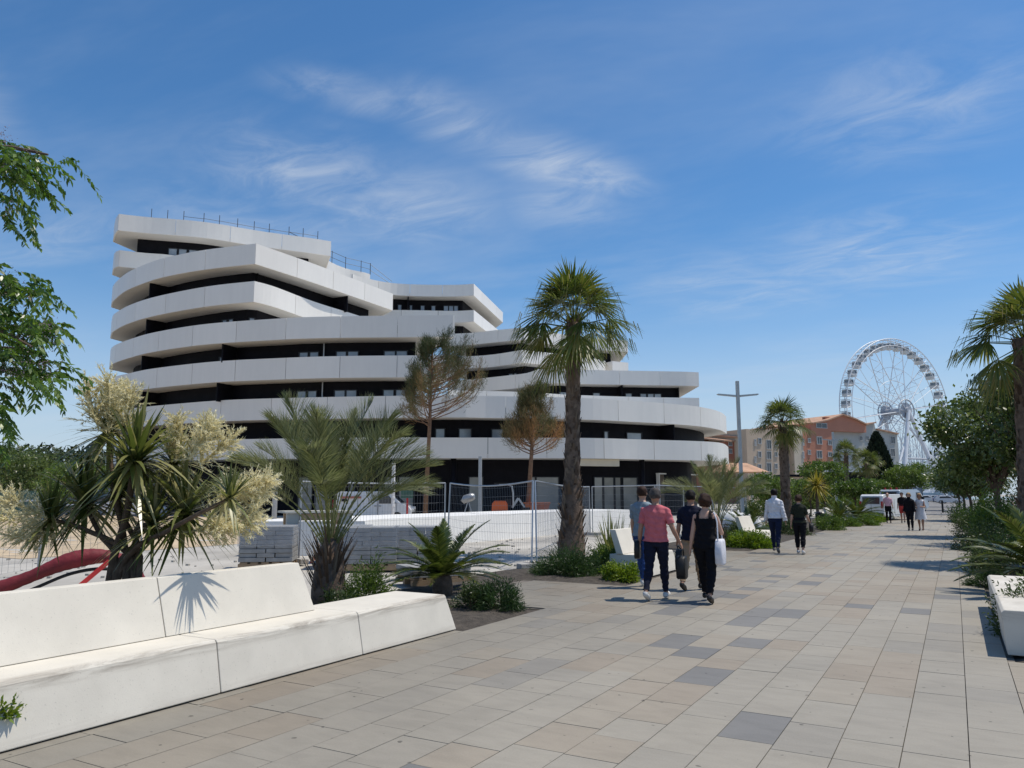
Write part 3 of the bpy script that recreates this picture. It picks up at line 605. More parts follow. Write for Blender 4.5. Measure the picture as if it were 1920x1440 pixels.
for s_ in (-1, 1):
    d_ = MB(); d_.ring(hub+ax*3.6*s_, ax, 3.3, .2, 32, 5)
    for k in range(8): a = math.pi*k/4; d_.tube([hub+ax*3.6*s_, hub+ax*3.6*s_+(pl*math.cos(a)+zv*math.sin(a))*3.3], .13, 5)
    ho = d_.build('hub_disc', m_gray, wt); hc = MB(); hc.tube([hub+ax*(3.4*s_), hub+ax*(3.55*s_)], 2.4, 24); hc.build('hub_plate', m_gray, ho)
    for k in (-1, 1):
        MB().tube([hub+ax*4.2*s_, Vector((hub.x, hub.y, 0))+ax*(7.5*s_)+pl*9.5*k], [.55, .75], 10).build('support_leg', m_ws, wt)
        MB().tube([hub+ax*4.0*s_-zv*5, Vector((hub.x, hub.y, 0))+ax*(8.5*s_)+pl*16*k], .28, 8).build('brace', m_ws, wt)
    pb = MB()
    for z_, e_ in ((5.5, 7.2), (12, 5.2)): pb.tube([Vector((hub.x, hub.y, z_))+ax*6*s_-pl*e_, Vector((hub.x, hub.y, z_))+ax*6*s_+pl*e_], .3, 6)
    pb.build('cross_beam', m_gray, wt, kind='stuff')
m_gond = mat('gondola_white', (.66, .65, .62), .4, .06, 2); m_gg = mat('gondola_glass', (.16, .19, .22), .15, .2, 1, spec=.7)
gme = MB(); gme.box((0, 0, -1.75), (1.7, 1.9, .95)); gme.box((0, 0, -.35), (1.8, 2.0, .14)); 
for x in (-.8, .8):
    for y in (-.9, .9): gme.box((x, y, -.85), (.1, .1, .9))
gme.tube([(0, -1.5, 0), (0, 1.5, 0)], .08, 5); gme.box((0, 0, -.15), (.25, .25, .4)); gm_ = gme.mesh('gondola', m_gond)
gl = MB(); gl.box((0, 0, -.85), (1.6, 1.8, .86)); glm = gl.mesh('gondola_window', m_gg)
for i in range(NG):
    a = 2*math.pi*(i+.25)/NG; p = wp(a, WR-1.0, 0); g_ = link('gondola', gm_, wt, False); g_.location = p-wt.location; g_.rotation_euler = (0, 0, math.atan2(ax.y, ax.x)-math.pi/2)
    w_ = link('gondola_window', glm, g_, False)
wb_ = MB(); wb_.box((hub.x, hub.y, .7), (24, 15, 1.5), math.atan2(pl.y, pl.x)); wb_.build('base_platform', m_gray, wt)
rt, fh = Vector(RT), Vector(FH)
# ---- marina behind the wheel
m_hull = mat('yacht_hull', (.70, .71, .72), .3, .06, 1); m_mast = mat('mast_alloy', (.55, .56, .58), .4, .1, 2)
water = MB(); water.add([(-120, 300, -.05), (60, 300, -.05), (60, 700, -.05), (-120, 700, -.05)], [(0, 1, 2, 3)]); water.build('water', mat('harbour_water', (.05, .09, .11), .12, .3, .4, .4, 2), kind='structure')
yb = MB(); L = 11
st = [(-5.5, 1.3, .2, 1.5), (-3, 1.75, -.3, 1.5), (0, 1.85, -.4, 1.55), (3, 1.4, -.3, 1.75), (5.5, .08, .5, 2.0)]; vs = []
for x, hw, zb_, zt_ in st: vs += [(x, -hw*.6, zb_), (x, hw*.6, zb_), (x, hw, zt_), (x, -hw, zt_)]
yb.add(vs, [(i*4+c, i*4+(c+1) % 4, i*4+4+(c+1) % 4, i*4+4+c) for i in range(4) for c in range(4)]+[(0, 3, 2, 1), (16, 17, 18, 19)]); yh = yb.mesh('hull', m_hull)
cb = MB(); cb.extr([(-2.6, 1.5), (2.4, 1.6), (1.4, 2.5), (-2.2, 2.7)], (0, -1, 0), (1, 0, 0), (0, 0, 1), (0, 2, 0)); ych = cb.mesh('cabin', m_hull)
mm = MB(); mm.tube([(.4, 0, 1.5), (.4, 0, 15)], [.09, .05], 5); mm.bar((.4, 0, 2.9), (-4.2, 0, 2.8), .3, .35); mm.tube([(5.4, 0, 2), (.4, 0, 14.8)], .02, 3); mm.tube([(-5.3, 0, 1.6), (.4, 0, 14.8)], .02, 3); ym = mm.mesh('mast', m_mast)
random.seed(3)
for i in range(56):
    q = base_d(1690+i*1.6+random.uniform(-3, 3), random.uniform(285, 372)); y_ = thing('yacht', 'white sailing yacht moored in the marina behind the wheel', 'yacht', (q.x, q.y, -.05), random.uniform(-.5, .5)+(0 if i % 2 else 1.6), 'yachts moored in the marina')
    for nme, me in (('hull', yh), ('cabin', ych), ('mast', ym)): link(nme, me, y_, False)
    y_.scale = (random.uniform(1.1, 1.9),)*3
a, b = at_d(1640, 900, 400), at_d(1800, 900, 400); c = (a+b)/2; hb = thing('harbour_building', 'long low brownish harbour building far behind the yachts', 'building', (c.x, c.y, 0))
MB().box((c.x, c.y, 6.5), ((b-a).length, 14, 13), RZ).build('wall', mat('harbour_wall', (.40, .37, .35), .9, .1, .3), hb)
for k in range(22):
    for z in (3, 6.2, 9.4): q = a.lerp(b, (k+.5)/22)-fh*7.02; MB().box((q.x, q.y, z), (1.5, .1, 1.5), RZ).build('window', m_pane, hb)
MB().box((c.x, c.y, 13.2), ((b-a).length+1, 15, .5), RZ).build('roof', m_tile, hb)
# parked cars between road and marina
m_tyre = mat('tyre_rubber', (.02, .02, .02), .85, .2, 10); m_carglass = mat('car_glass', (.03, .04, .05), .06, .1, 1, spec=.8); m_rim = mat('wheel_rim', (.45, .45, .46), .3, .1, 4, metal=.8)
m_redl = mat('tail_light', (.35, .02, .02), .3, .1, 5); m_headl = mat('head_light', (.6, .62, .64), .12, .05, 5)
def car_body(prof, wd, m, glassprof, name='body'):
    b = MB(); ys = [-wd/2, -wd/2*.985, -wd/2*.94, wd/2*.94, wd/2*.985, wd/2]; n = len(prof); vs = []
    for y, k in zip(ys, (0, .5, 1, 1, .5, 0)):
        for x, z in prof: zz_ = z; f_ = 1-.03*(1-k); vs.append((x*f_, y*(1-.10*max(0, (z-.95))/1.0), .25+(zz_-.25)*(1-.02*(1-k))))
    b.add(vs, [(i*n+j, i*n+(j+1) % n, (i+1)*n+(j+1) % n, (i+1)*n+j) for i in range(5) for j in range(n)]+[tuple(range(n)), tuple(range(6*n-1, 5*n-1, -1))]); return b.mesh(name, m, False)
def wheel_meshes(r, w):
    t = MB(); t.tube([(0, -w/2, 0), (0, -w/2+.02, 0), (0, w/2-.02, 0), (0, w/2, 0)], [r*.93, r, r, r*.93], 20); q = MB(); q.tube([(0, -w/2-.006, 0), (0, w/2+.006, 0)], r*.62, 16); return t.mesh('tyre', m_tyre, True), q.mesh('rim', m_rim)
tyre, rim = wheel_meshes(.33, .22)
def wheels(t, xs, wd, r=1.0):
    for x in xs:
        for s_ in (-1, 1):
            w_ = link('wheel', tyre, t, False); w_.location = (x, s_*(wd/2-.1), .33*r); w_.scale = (r,)*3; link('rim', rim, w_, False)
carprof = [(-2.05, .35), (-2.12, .75), (-1.95, 1.0), (-1.5, 1.42), (.2, 1.46), (1.0, .98), (1.95, .82), (2.12, .6), (2.08, .32), (1.6, .25), (-1.6, .25)]
carc = {'white': mat('car_paint_white', (.68, .68, .68), .25, .02, 1, coat=.6), 'silver': mat('car_paint_silver', (.38, .40, .42), .28, .02, 1, metal=.3, coat=.6), 'blue': mat('car_paint_blue', (.05, .10, .22), .25, .02, 1, coat=.6), 'dark': mat('car_paint_dark', (.03, .03, .035), .25, .02, 1, coat=.6), 'red': mat('car_paint_red', (.28, .02, .02), .25, .02, 1, coat=.6)}
carme = {k: car_body(carprof, 1.75, m, None) for k, m in carc.items()}
cw = MB(); cw.extr([(-1.42, 1.02), (-1.35, 1.36), (.12, 1.40), (.8, 1.02)], (0, -.885, 0), (1, 0, 0), (0, 0, 1), (0, 1.77, 0)); cwm = cw.mesh('side_window', m_carglass)
def car(loc, rz, col, label, group=None):
    t = thing('parked_car', label, 'car', loc, rz, group); link('body', carme[col], t, False); link('side_window', cwm, t, False)
    wheels(t, (-1.3, 1.32), 1.75, .95)
    for s_ in (-1, 1): MB().box((2.06, s_*.6, .68), (.12, .32, .14)).build('headlight', m_headl, t, world=False); MB().box((-2.06, s_*.62, .8), (.12, .28, .2)).build('tail_light', m_redl, t, world=False)
    return t
random.seed(11); first = {}
for i in range(26):
    q = base_d(1733+random.uniform(0, 52), random.uniform(150, 258)); col = random.choice(('white', 'white', 'silver', 'silver', 'blue', 'dark', 'red')); rz = random.choice((0, .1, 1.5, 3.1))
    nm = {'white': 'white', 'silver': 'silver', 'blue': 'dark blue', 'dark': 'black', 'red': 'red'}[col]; lb = 'small %s car in the crowded car park before the marina' % nm
    if col in first: c_ = dup(first[col], (q.x, q.y, -.06), rz, lb)
    else: first[col] = car((q.x, q.y, -.06), rz, col, lb, 'cars in the far car park')
# ---- hills with wood at far left
hl = MB(); nx, ny = 50, 14
for i in range(nx+1):
    for j in range(ny+1):
        l_ = -330+i*6.4; d_ = 260+j*18; p = lat(l_, d_); prof_ = math.exp(-((l_+190)/62)**2)*14+math.exp(-((l_+290)/60)**2)*15+2
        hl.v.append((p.x, p.y, -.2+prof_*math.sin(math.pi*min(1, j/9))*(.9+.2*math.sin(i*1.7)*.3)))
hl.f = [(i*(ny+1)+j, (i+1)*(ny+1)+j, (i+1)*(ny+1)+j+1, i*(ny+1)+j+1) for i in range(nx) for j in range(ny)]; hl.m = [0]*len(hl.f)
hl.build('hills', mat('hill_green', (.045, .06, .025), .95, .5, .12), kind='structure', smooth=True)
m_wood = leafmat('wood_leaves', [(.018, .03, .012), (.045, .065, .02), (.09, .105, .035)], .15)
fw = LV(); n = 26000; l_ = RNG.uniform(-330, -40, n); d_ = RNG.uniform(235, 400, n); j_ = (d_-260)/18
z_ = (np.exp(-((l_+190)/62)**2)*14+np.exp(-((l_+290)/60)**2)*15+2)*np.sin(np.pi*np.clip(j_/9, 0, 1))
tr_ = np.round(l_/5)*1.7+np.round(d_/6)*2.3; zt = RNG.uniform(0, 1, n)**.7*(3.5+2.5*np.sin(tr_)); P = np.outer(l_, RT)+np.outer(d_, FH); P[:, 2] = z_+zt
fw.add(P, rdir(n, -.2, 1), RNG.uniform(1.2, 2.4, n), RNG.uniform(.8, 1.6, n), 1, 'needle'); fw.build('far_wood', m_wood, kind='stuff')
# ================================================================== BENCHES
def concrete(name, stain):
    m = mat(name, (.635, .595, .515), .8, .07, 2.2, .05, 90); t = m.node_tree; b = t.nodes['Principled BSDF']
    src = b.inputs['Base Color'].links[0].from_socket; ge = N(t, 'ShaderNodeNewGeometry')
    sk = N(t, 'ShaderNodeTexNoise', ins={'Scale': 70.0, 'Detail': 2.5}); t.links.new(ge.outputs['Position'], sk.inputs['Vector'])
    sr = N(t, 'ShaderNodeMapRange', ins={'From Min': .65, 'From Max': .72, 'To Min': 1.0, 'To Max': .80}); t.links.new(sk.outputs[0], sr.inputs[0])
    dn = N(t, 'ShaderNodeTexNoise', ins={'Scale': 1.6, 'Detail': 9.0, 'Roughness': .7, 'Distortion': 1.2}); mp = N(t, 'ShaderNodeMapping'); mp.inputs['Scale'].default_value = (1, .6, 9); t.links.new(ge.outputs['Position'], mp.inputs[0]); t.links.new(mp.outputs[0], dn.inputs['Vector'])
    dr = N(t, 'ShaderNodeMapRange', ins={'From Min': .40, 'From Max': .66}); t.links.new(dn.outputs[0], dr.inputs[0])
    sx = N(t, 'ShaderNodeSeparateXYZ'); t.links.new(ge.outputs['Position'], sx.inputs[0])
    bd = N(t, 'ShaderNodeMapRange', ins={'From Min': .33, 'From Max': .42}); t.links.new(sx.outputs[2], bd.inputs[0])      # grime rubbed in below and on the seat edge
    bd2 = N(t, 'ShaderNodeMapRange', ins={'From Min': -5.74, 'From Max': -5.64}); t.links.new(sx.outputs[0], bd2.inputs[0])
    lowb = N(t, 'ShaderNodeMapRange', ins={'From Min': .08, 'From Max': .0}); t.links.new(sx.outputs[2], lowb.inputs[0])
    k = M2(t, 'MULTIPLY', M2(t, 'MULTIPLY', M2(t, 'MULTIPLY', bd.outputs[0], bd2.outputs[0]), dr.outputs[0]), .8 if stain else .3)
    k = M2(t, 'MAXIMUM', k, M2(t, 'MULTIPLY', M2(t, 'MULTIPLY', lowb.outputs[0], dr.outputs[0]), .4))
    mx = N(t, 'ShaderNodeMix', data_type='RGBA'); t.links.new(k, mx.inputs[0]); mx.inputs[7].default_value = (.13, .095, .065, 1)
    mu = N(t, 'ShaderNodeVectorMath', operation='SCALE'); t.links.new(src, mu.inputs[0]); t.links.new(sr.outputs[0], mu.inputs['Scale']); t.links.new(mu.outputs[0], mx.inputs[6]); t.links.new(mx.outputs[2], b.inputs['Base Color']); return m
m_conc = concrete('white_concrete', True); m_conc2 = concrete('white_concrete_clean', False)
def seatblock(y0, y1, s0=0, s1=0, xf=-5.535, xb=-6.06, xbb=-6.2):
    b = MB(); v = []
    for y, s_ in ((y0, s0), (y1, s1)): v += [(xf, y-s_*.3, .012), (xf-.085, y+s_, .415), (xf-.105, y+s_, .44), (xb-.35, y+s_, .44), (xb-.35, y-s_*.3, .012)]
    b.add(v, [(0, 1, 6, 5), (1, 2, 7, 6), (2, 3, 8, 7), (3, 4, 9, 8), (4, 0, 5, 9), (4, 3, 2, 1, 0), (5, 6, 7, 8, 9)]); return b
def backblock(y0, y1, s0=0, s1=0, zt=.97, xb=-6.1, lean=.17, th=.13):
    b = MB(); v = []
    for y, s_ in ((y0, s0), (y1, s1)): v += [(xb, y, .444), (xb-lean, y+s_, zt), (xb-lean-th, y+s_, zt), (xb-th-.02, y, .444)]
    b.add(v, [(0, 1, 5, 4), (1, 2, 6, 5), (2, 3, 7, 6), (3, 0, 4, 7), (3, 2, 1, 0), (4, 5, 6, 7)]); return b
ZB = at_x(590, 1052, -6.27).z
bn = thing('concrete_bench', 'long white concrete bench with stained seat edge and backrest in the foreground', 'bench', (-5.8, 4.5, 0))
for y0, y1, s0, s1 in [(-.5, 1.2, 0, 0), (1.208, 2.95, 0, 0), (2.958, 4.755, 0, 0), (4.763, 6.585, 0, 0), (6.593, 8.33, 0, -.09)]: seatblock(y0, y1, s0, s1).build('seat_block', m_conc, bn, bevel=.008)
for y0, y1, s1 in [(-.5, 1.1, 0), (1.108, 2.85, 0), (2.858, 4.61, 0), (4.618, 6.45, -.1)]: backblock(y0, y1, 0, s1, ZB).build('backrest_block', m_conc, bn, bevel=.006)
def small_bench(y0, y1, label, back=True, ysplit=None, flip=False):
    t = thing('concrete_bench', label, 'bench', (-5.8, (y0+y1)/2, 0), group='white concrete benches along the promenade')
    seatblock(y0, y1, .03, -.06).build('seat_block', m_conc2, t, bevel=.008)
    if back: backblock(y0+.01, ysplit or (y0+1.6), .02, -.08, ZB).build('backrest_block', m_conc2, t, bevel=.006)
    return t
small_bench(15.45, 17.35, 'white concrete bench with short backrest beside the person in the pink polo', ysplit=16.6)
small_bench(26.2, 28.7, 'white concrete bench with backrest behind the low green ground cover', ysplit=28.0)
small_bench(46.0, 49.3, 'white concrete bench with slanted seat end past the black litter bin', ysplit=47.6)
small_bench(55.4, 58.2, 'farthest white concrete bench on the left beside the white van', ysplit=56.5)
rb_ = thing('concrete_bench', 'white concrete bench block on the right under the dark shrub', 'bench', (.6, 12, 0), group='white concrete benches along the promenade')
for y0, y1 in ((9.9, 12.2), (12.21, 14.05)):
    q = MB(); v = []
    for y in (y0, y1): v += [(.37, y, .012), (.34, y, .44), (.37, y, .47), (1.05, y, .47), (1.05, y, .012)]
    q.add(v, [(0, 5, 6, 1), (1, 6, 7, 2), (2, 7, 8, 3), (3, 8, 9, 4), (4, 9, 5, 0), (0, 1, 2, 3, 4), (9, 8, 7, 6, 5)]); q.build('seat_block', m_conc2, rb_, bevel=.008)
# ================================================================== LAMP POSTS
m_lamp = mat('lamp_post_grey', (.42, .44, .43), .5, .08, 3); m_led = mat('lamp_led_cover', (.7, .7, .68), .3, .02, 2)
def lamp(p, label, h=8.0, rz=PS, al=1.1):
    t = thing('street_lamp', label, 'street lamp', p, rz, 'cross-shaped promenade lamps')
    q = MB(); q.box((0, 0, h/2), (.17, .2, h)); q.build('post', m_lamp, t, world=False, bevel=.01)
    q = MB(); q.box((0, 0, .15), (.42, .46, .3)); q.build('base', m_lamp, t, world=False)
    for s_ in (-1, 1):
        q = MB(); q.extr([(.1, -.05), (.1, .05), (al, .13), (al+.08, .1), (al, .05)], (0, -.09, h-.85), (s_, 0, 0), (0, 0, 1), (0, .18, 0)); a_ = q.build('arm', m_lamp, t, world=False)
        q = MB(); q.box((s_*(al*.7), 0, h-.80), (.7, .16, .03), M=Matrix.Rotation(-s_*.085, 3, 'Y')); q.build('light_panel', m_led, a_, world=False)
lamp(base_d(1391, 43.1), 'tall cross-shaped grey lamp post beside the end of the white building')
lamp(base_d(1568, 79), 'cross-shaped lamp post in front of the red gabled house')
lamp(base_d(1673.5, 140), 'small distant cross-shaped lamp post in front of the grey house')
lamp(base_d(1868, 50), 'cross-shaped lamp post half hidden by the leafy tree on the right')
lamp(base_d(1958, 24.5), 'cross-shaped lamp post at the right edge with one arm in view')
sl_ = thing('street_lamp', 'thin old street lamp with small sign far left before the wooded hill', 'street lamp', base_d(38, 95)); h_ = at_d(38, 851, 95).z; q = sl_.location
MB().tube([(q.x, q.y, 0), (q.x, q.y, h_)], [.09, .05], 8).build('post', m_lamp, sl_); e_ = at_d(49, 851, 95); MB().bar((q.x, q.y, h_), e_, .22, .12).build('lamp_head', m_led, sl_)
e_ = at_d(43, 872, 95); MB().box(e_, (.5, .06, .7), RZ).build('sign_plate', MATS['render_white'], sl_)
# ================================================================== FENCES
m_wire = mat('fence_wire', (.22, .23, .24), .5, .15, 20, metal=.5)
m_block = mat('fence_foot_concrete', (.36, .35, .33), .9, .15, 10)
def fence(a, b, label, h=2.0, leana=(0, 0), leanb=(0, 0), sag=0.0, step=.09, feet=True, group='temporary mesh fence panels'):
    a, b = Vector(a), Vector(b); d = b-a; L = d.length; u = d.normalized(); ta = a+Vector((leana[0], leana[1], h)); tb_ = b+Vector((leanb[0], leanb[1], h))
    t = thing('fence_panel', label, 'fence', (a+b)/2, group=group)
    MB().tube([a, ta], .021, 8).build('post', m_steel, t); MB().tube([b, tb_], .021, 8).build('post', m_steel, t)
    top = [ta.lerp(tb_, k/10)-Vector((0, 0, sag*math.sin(math.pi*k/10))) for k in range(11)]
    MB().tube(top, .02, 8).build('top_rail', m_steel, t)
    w = MB(); n = int(L/step)
    for i in range(1, n):
        k = i/n; p, q = a.lerp(b, k)+Vector((0, 0, .12)), ta.lerp(tb_, k)-Vector((0, 0, sag*math.sin(math.pi*k))); md = (p+q)/2+Vector((random.uniform(-.008, .008), random.uniform(-.008, .008), 0)); w.tube([p, md, q], .0028, 3, False)
    for j in range(9):
        z = .12+(h-.12)*j/8.5; pts = [a.lerp(ta, z/h).lerp(b.lerp(tb_, z/h), k/8)+Vector((0, 0, random.uniform(-.012, .012)-sag*.6*math.sin(math.pi*k/8))) for k in range(9)]; w.tube(pts, .0028, 3, False)
    w.build('wire_mesh', m_wire, t, kind='stuff')
    if feet:
        for p in (a, b): MB().box(p+Vector((0, 0, .06)), (.22, .7, .13), math.atan2(u.y, u.x)).build('foot_block', m_block, t, bevel=.02)
pA, pB, pC = at_z(838, 1040), at_z(997, 1066), at_z(1107, 1004)
fence(at_z(560, 1056), pA+Vector((-.05, -.05, 0)), 'mesh fence panel standing behind the feathery palm and stacked paving', sag=.03)
fence(pA, pB, 'leaning mesh fence panel behind the cycad with bent top rail', leana=(.02, .1), leanb=(-.25, .55), sag=.1)
fence(pB+Vector((.08, .1, 0)), pC, 'mesh fence panel running behind the tall fan palm', leana=(-.3, .5), leanb=(-.02, 0), sag=.06)
pts = [pC+Vector((.05, .12, 0)), Vector((-9.25, 26.6, 0)), Vector((-9.3, 30.1, 0)), Vector((-9.25, 33.6, 0)), Vector((-9.4, 37.1, 0)), Vector((-9.3, 40.6, 0))]
for i in range(5): fence(pts[i], pts[i+1]-Vector((0, .06, 0)), ['mesh fence panel behind the spiky flax and the white bench', 'mesh fence panel behind the person in the navy shirt', 'mesh fence panel behind the small feathery palm', 'mesh fence panel at the foot of the tall lamp post', 'farthest mesh fence panel beyond the tall lamp post'][i], leanb=(.03, .02))
fence(at_z(-120, 1105), at_z(70, 1078), 'coarse mesh fence panel at far left behind the foreground bench', step=.16, h=1.55, feet=False); fence(at_z(72, 1078), at_z(262, 1060), 'coarse mesh fence panel behind the flowering cabbage tree', step=.16, h=1.45, feet=False)
# ================================================================== SITE THINGS
m_wwall = mat('white_site_wall', (.74, .73, .70), .75, .06, .8, .15, 20)
wp_ = [at_z(x, y, .92) for x, y in [(684, 977), (700, 974), (760, 971), (835, 968), (940, 964), (1040, 960), (1180, 955.5)]]; wp_ = [Vector((p.x, p.y, 0)) for p in wp_]; wp_ = spline(wp_, 20); wi_ = offset(wp_, 3.2)
lw = thing('low_wall', 'long low white curved wall on the building site behind the mesh fence', 'wall', (wp_[10].x, wp_[10].y, 0))
q = MB(); n = len(wp_); wo_ = offset(wp_, -.12)
q.add([(p.x, p.y, -.06) for p in wo_]+[(p.x, p.y, .92) for p in wp_]+[(p.x, p.y, .92) for p in wi_]+[(p.x, p.y, -.06) for p in wi_], [(i+n*c, i+1+n*c, i+1+n*(c+1), i+n*(c+1)) for i in range(n-1) for c in range(3)]+[(0, n, 2*n, 3*n), (n-1, 4*n-1, 3*n-1, 2*n-1)])
q.build('wall_body', m_wwall, lw); 
m_paver = mat('grey_paver', (.27, .27, .265), .85, .2, 4, .2, 30); m_film = mat('wrap_film', (.55, .57, .60), .3, .2, 3, spec=.9); m_pallet = mat('pallet_wood', (.30, .21, .13), .85, .25, 5)
fm = MATS['wrap_film'].node_tree; pb_ = fm.nodes['Principled BSDF']; tr_ = N(fm, 'ShaderNodeBsdfTransparent'); mx_ = N(fm, 'ShaderNodeMixShader', ins={0: .72}); nz_ = N(fm, 'ShaderNodeTexNoise', ins={'Scale': 7.0, 'Detail': 6.0, 'Distortion': 2.0}); bp_ = N(fm, 'ShaderNodeBump', ins={'Strength': .6, 'Distance': .05}); fm.links.new(nz_.outputs[0], bp_.inputs['Height']); fm.links.new(bp_.outputs[0], pb_.inputs['Normal'])
fm.links.new(pb_.outputs[0], mx_.inputs[1]); fm.links.new(tr_.outputs[0], mx_.inputs[2]); fm.links.new(mx_.outputs[0], fm.nodes['Material Output'].inputs[0])
def pallet(p, rz, label, w=1.15, d=1.0, rows=8, film=True):
    t = thing('paver_pallet', label, 'pallet', p, rz, 'pallets of grey paving slabs')
    for i in range(5): q = MB(); q.box((-w/2+w*(i+.5)/5, 0, .12), (w/5*.7, d, .03)); q.build('pallet_board', m_pallet, t, world=False)
    for y in (-d/2+.05, 0, d/2-.05): q = MB(); q.box((0, y, .052), (w, .1, .1)); q.build('pallet_bearer', m_pallet, t, world=False)
    hgt = .10
    for r_ in range(rows):
        nx_ = random.choice((2, 3))
        for i in range(nx_):
            q = MB(); q.box((-w/2+w*(i+.5)/nx_+random.uniform(-.012, .012), random.uniform(-.02, .02), .14+hgt*(r_+.5)), (w/nx_-.012, d-.03, hgt-.008)); q.build('paving_slab', m_paver, t, world=False, bevel=.006)
    if film:
        q = MB(); g_ = 10; z0, z1 = .14+hgt*rows*.45, .14+hgt*rows+.015; ring = []
        for k in range(4*g_):
            s_, u_ = divmod(k, g_); u_ = u_/g_*2-1; x, y = [(u_, -1), (1, u_), (-u_, 1), (-1, -u_)][s_]; ring.append((x*(w/2+.02), y*(d/2+.02)))
        m_ = len(ring); vs = [(x+random.uniform(0, .012)*(1 if x > 0 else -1), y+random.uniform(0, .012)*(1 if y > 0 else -1), z+random.uniform(-.02, .02)*(z == z0)) for z in (z0, (z0+z1)/2, z1) for x, y in ring]
        q.add(vs, [(r_*m_+i, r_*m_+(i+1) % m_, (r_+1)*m_+(i+1) % m_, (r_+1)*m_+i) for r_ in range(2) for i in range(m_)]+[tuple(range(2*m_, 3*m_))]); q.build('wrap_film', MATS['wrap_film'], t, world=False)
    return t
pallet(at_z(503, 1062), PS+.15, 'film-wrapped pallet of grey paving slabs left of the timber frame', 1.2, 1.0, 8)
pallet(at_z(610, 1064)+Vector((.1, .6, 0)), PS+.1, 'pallet of grey paving slabs half hidden by the feathery palm', 1.1, 1.0, 8)
pallet(at_z(697, 1066), PS+.12, 'film-wrapped pallet of paving slabs right of the feathery palm', 1.15, 1.0, 8)
pallet(at_z(783, 1064), PS+.1, 'film-wrapped pallet of paving slabs nearest the leaning fence', 1.05, .95, 8)
pallet(at_z(812, 1092), PS+.5, 'low bare stack of grey slabs behind the cycad', 1.2, .9, 2, False)
m_timb = mat('pale_timber', (.46, .44, .38), .8, .12, 3, .2, 20); m_tim2 = mat('raw_timber', (.42, .30, .18), .8, .15, 4)
a = at_z(545, 1056); tf = thing('timber_frame', 'open timber box frame with pale uprights between the paving pallets', 'timber frame', a); z_ = at_d(545, 962, 19.6).z; u = Vector(RT)*math.cos(.5)+Vector(FH)*math.sin(.5); vq = Vector((-u.y, u.x, 0))
an = math.atan2(u.y, u.x)
MB().box(a+Vector((0, 0, z_/2)), (.30, .12, z_), an).build('upright', m_timb, tf); MB().box(a+u*1.35+Vector((0, 0, z_/2)), (.30, .12, z_), an).build('upright', m_timb, tf)
MB().box(a+vq*.7+Vector((0, 0, z_/2)), (.12, .12, z_), an).build('upright', m_tim2, tf); MB().box(a+u*1.35+vq*.7+Vector((0, 0, z_/2)), (.12, .12, z_), an).build('upright', m_tim2, tf)
MB().box(a+u*.67+vq*.33+Vector((0, 0, z_+.025)), (1.75, .9, .05), an).build('top_board', m_timb, tf); MB().box(a+u*.67+Vector((0, 0, z_-.1)), (1.04, .1, .17), an).build('rail', m_tim2, tf)
m_red = mat('red_plastic', (.42, .03, .03), .5, .15, 4); m_dred = mat('dark_red_fabric', (.16, .015, .022), .7, .35, 3, .5, 14); m_wplas = mat('white_plastic', (.7, .7, .7), .5, .05, 3)
a = at_z(567, 1058)+Vector((.1, .2, 0)); br = thing('road_barrier', 'red and white striped site barrier leaning inside the timber frame', 'barrier', a)
for i in range(4):
    p = a+Vector(RT)*(.10*i)+Vector((0, 0, .19*i+.02)); MB().bar(p, p+Vector(RT)*.10+Vector((0, 0, .19)), .16, .05).build('stripe', m_red if i % 2 == 0 else m_wplas, br)
# red hose arching behind the bench
hz_ = thing('ribbed_hose', 'thick dark red ribbed hose arching over the sand behind the bench', 'hose', at_d(90, 1075, 12.8).xy.to_3d())
hp = spline([at_d(-140, 1190, 12.4), at_d(-30, 1118, 12.5), at_d(60, 1080, 12.7), at_d(130, 1052, 12.9), at_d(190, 1043, 13.1), at_d(235, 1055, 13.3), at_d(262, 1100, 13.5)], 70)
MB().tube(hp, [.12+.004*math.sin(i*2.1)+.022*math.sin(i*.21) for i in range(70)], 14).build('hose_body', m_dred, hz_, smooth=True)
hp2 = [p+Vector((.06, 0, -.2)) for p in hp[18:58]]; MB().tube(hp2, .03, 6).build('cable', m_tyre, hz_); MB().bar(at_d(150, 1098, 12.6), at_d(205, 1052, 12.9), .06).build('strut', m_red, hz_)
# posts on the site
def post(name, label, x, ytop, D, r, m, cat, n=10):
    p = base_d(x, D); z = at_d(x, ytop, D).z; t = thing(name, label, cat, p); MB().tube([(p.x, p.y, -.06), (p.x, p.y, z)], r, n).build('shaft', m, t); return t, p, z
t, p, z = post('wrapped_pole', 'white plastic-wrapped pole standing in front of the white van', 737, 868, 43, .10, m_wplas, 'pole')
for k in range(5): MB().tube([(p.x, p.y, z*(.3+.13*k)), (p.x+.01, p.y, z*(.3+.13*k)+.12)], [.125, .105], 9).build('wrap_fold', m_wplas, t)
post('site_post', 'tall grey post in front of the shop windows near the orange digger', 900, 856, 52, .12, m_steel, 'post'); post('site_post', 'grey post at the left in front of the dark ground floor', 516, 898, 44, .14, m_steel, 'post')
t, p, z = post('sign_post', 'short red sign post with green plate beside the white van', 764, 925, 46, .06, m_red, 'sign post'); MB().box((p.x, p.y-.04, z), (.7, .05, .55), RZ).build('sign_plate', mat('sign_green', (.05, .12, .09), .6, .2, 3), t)
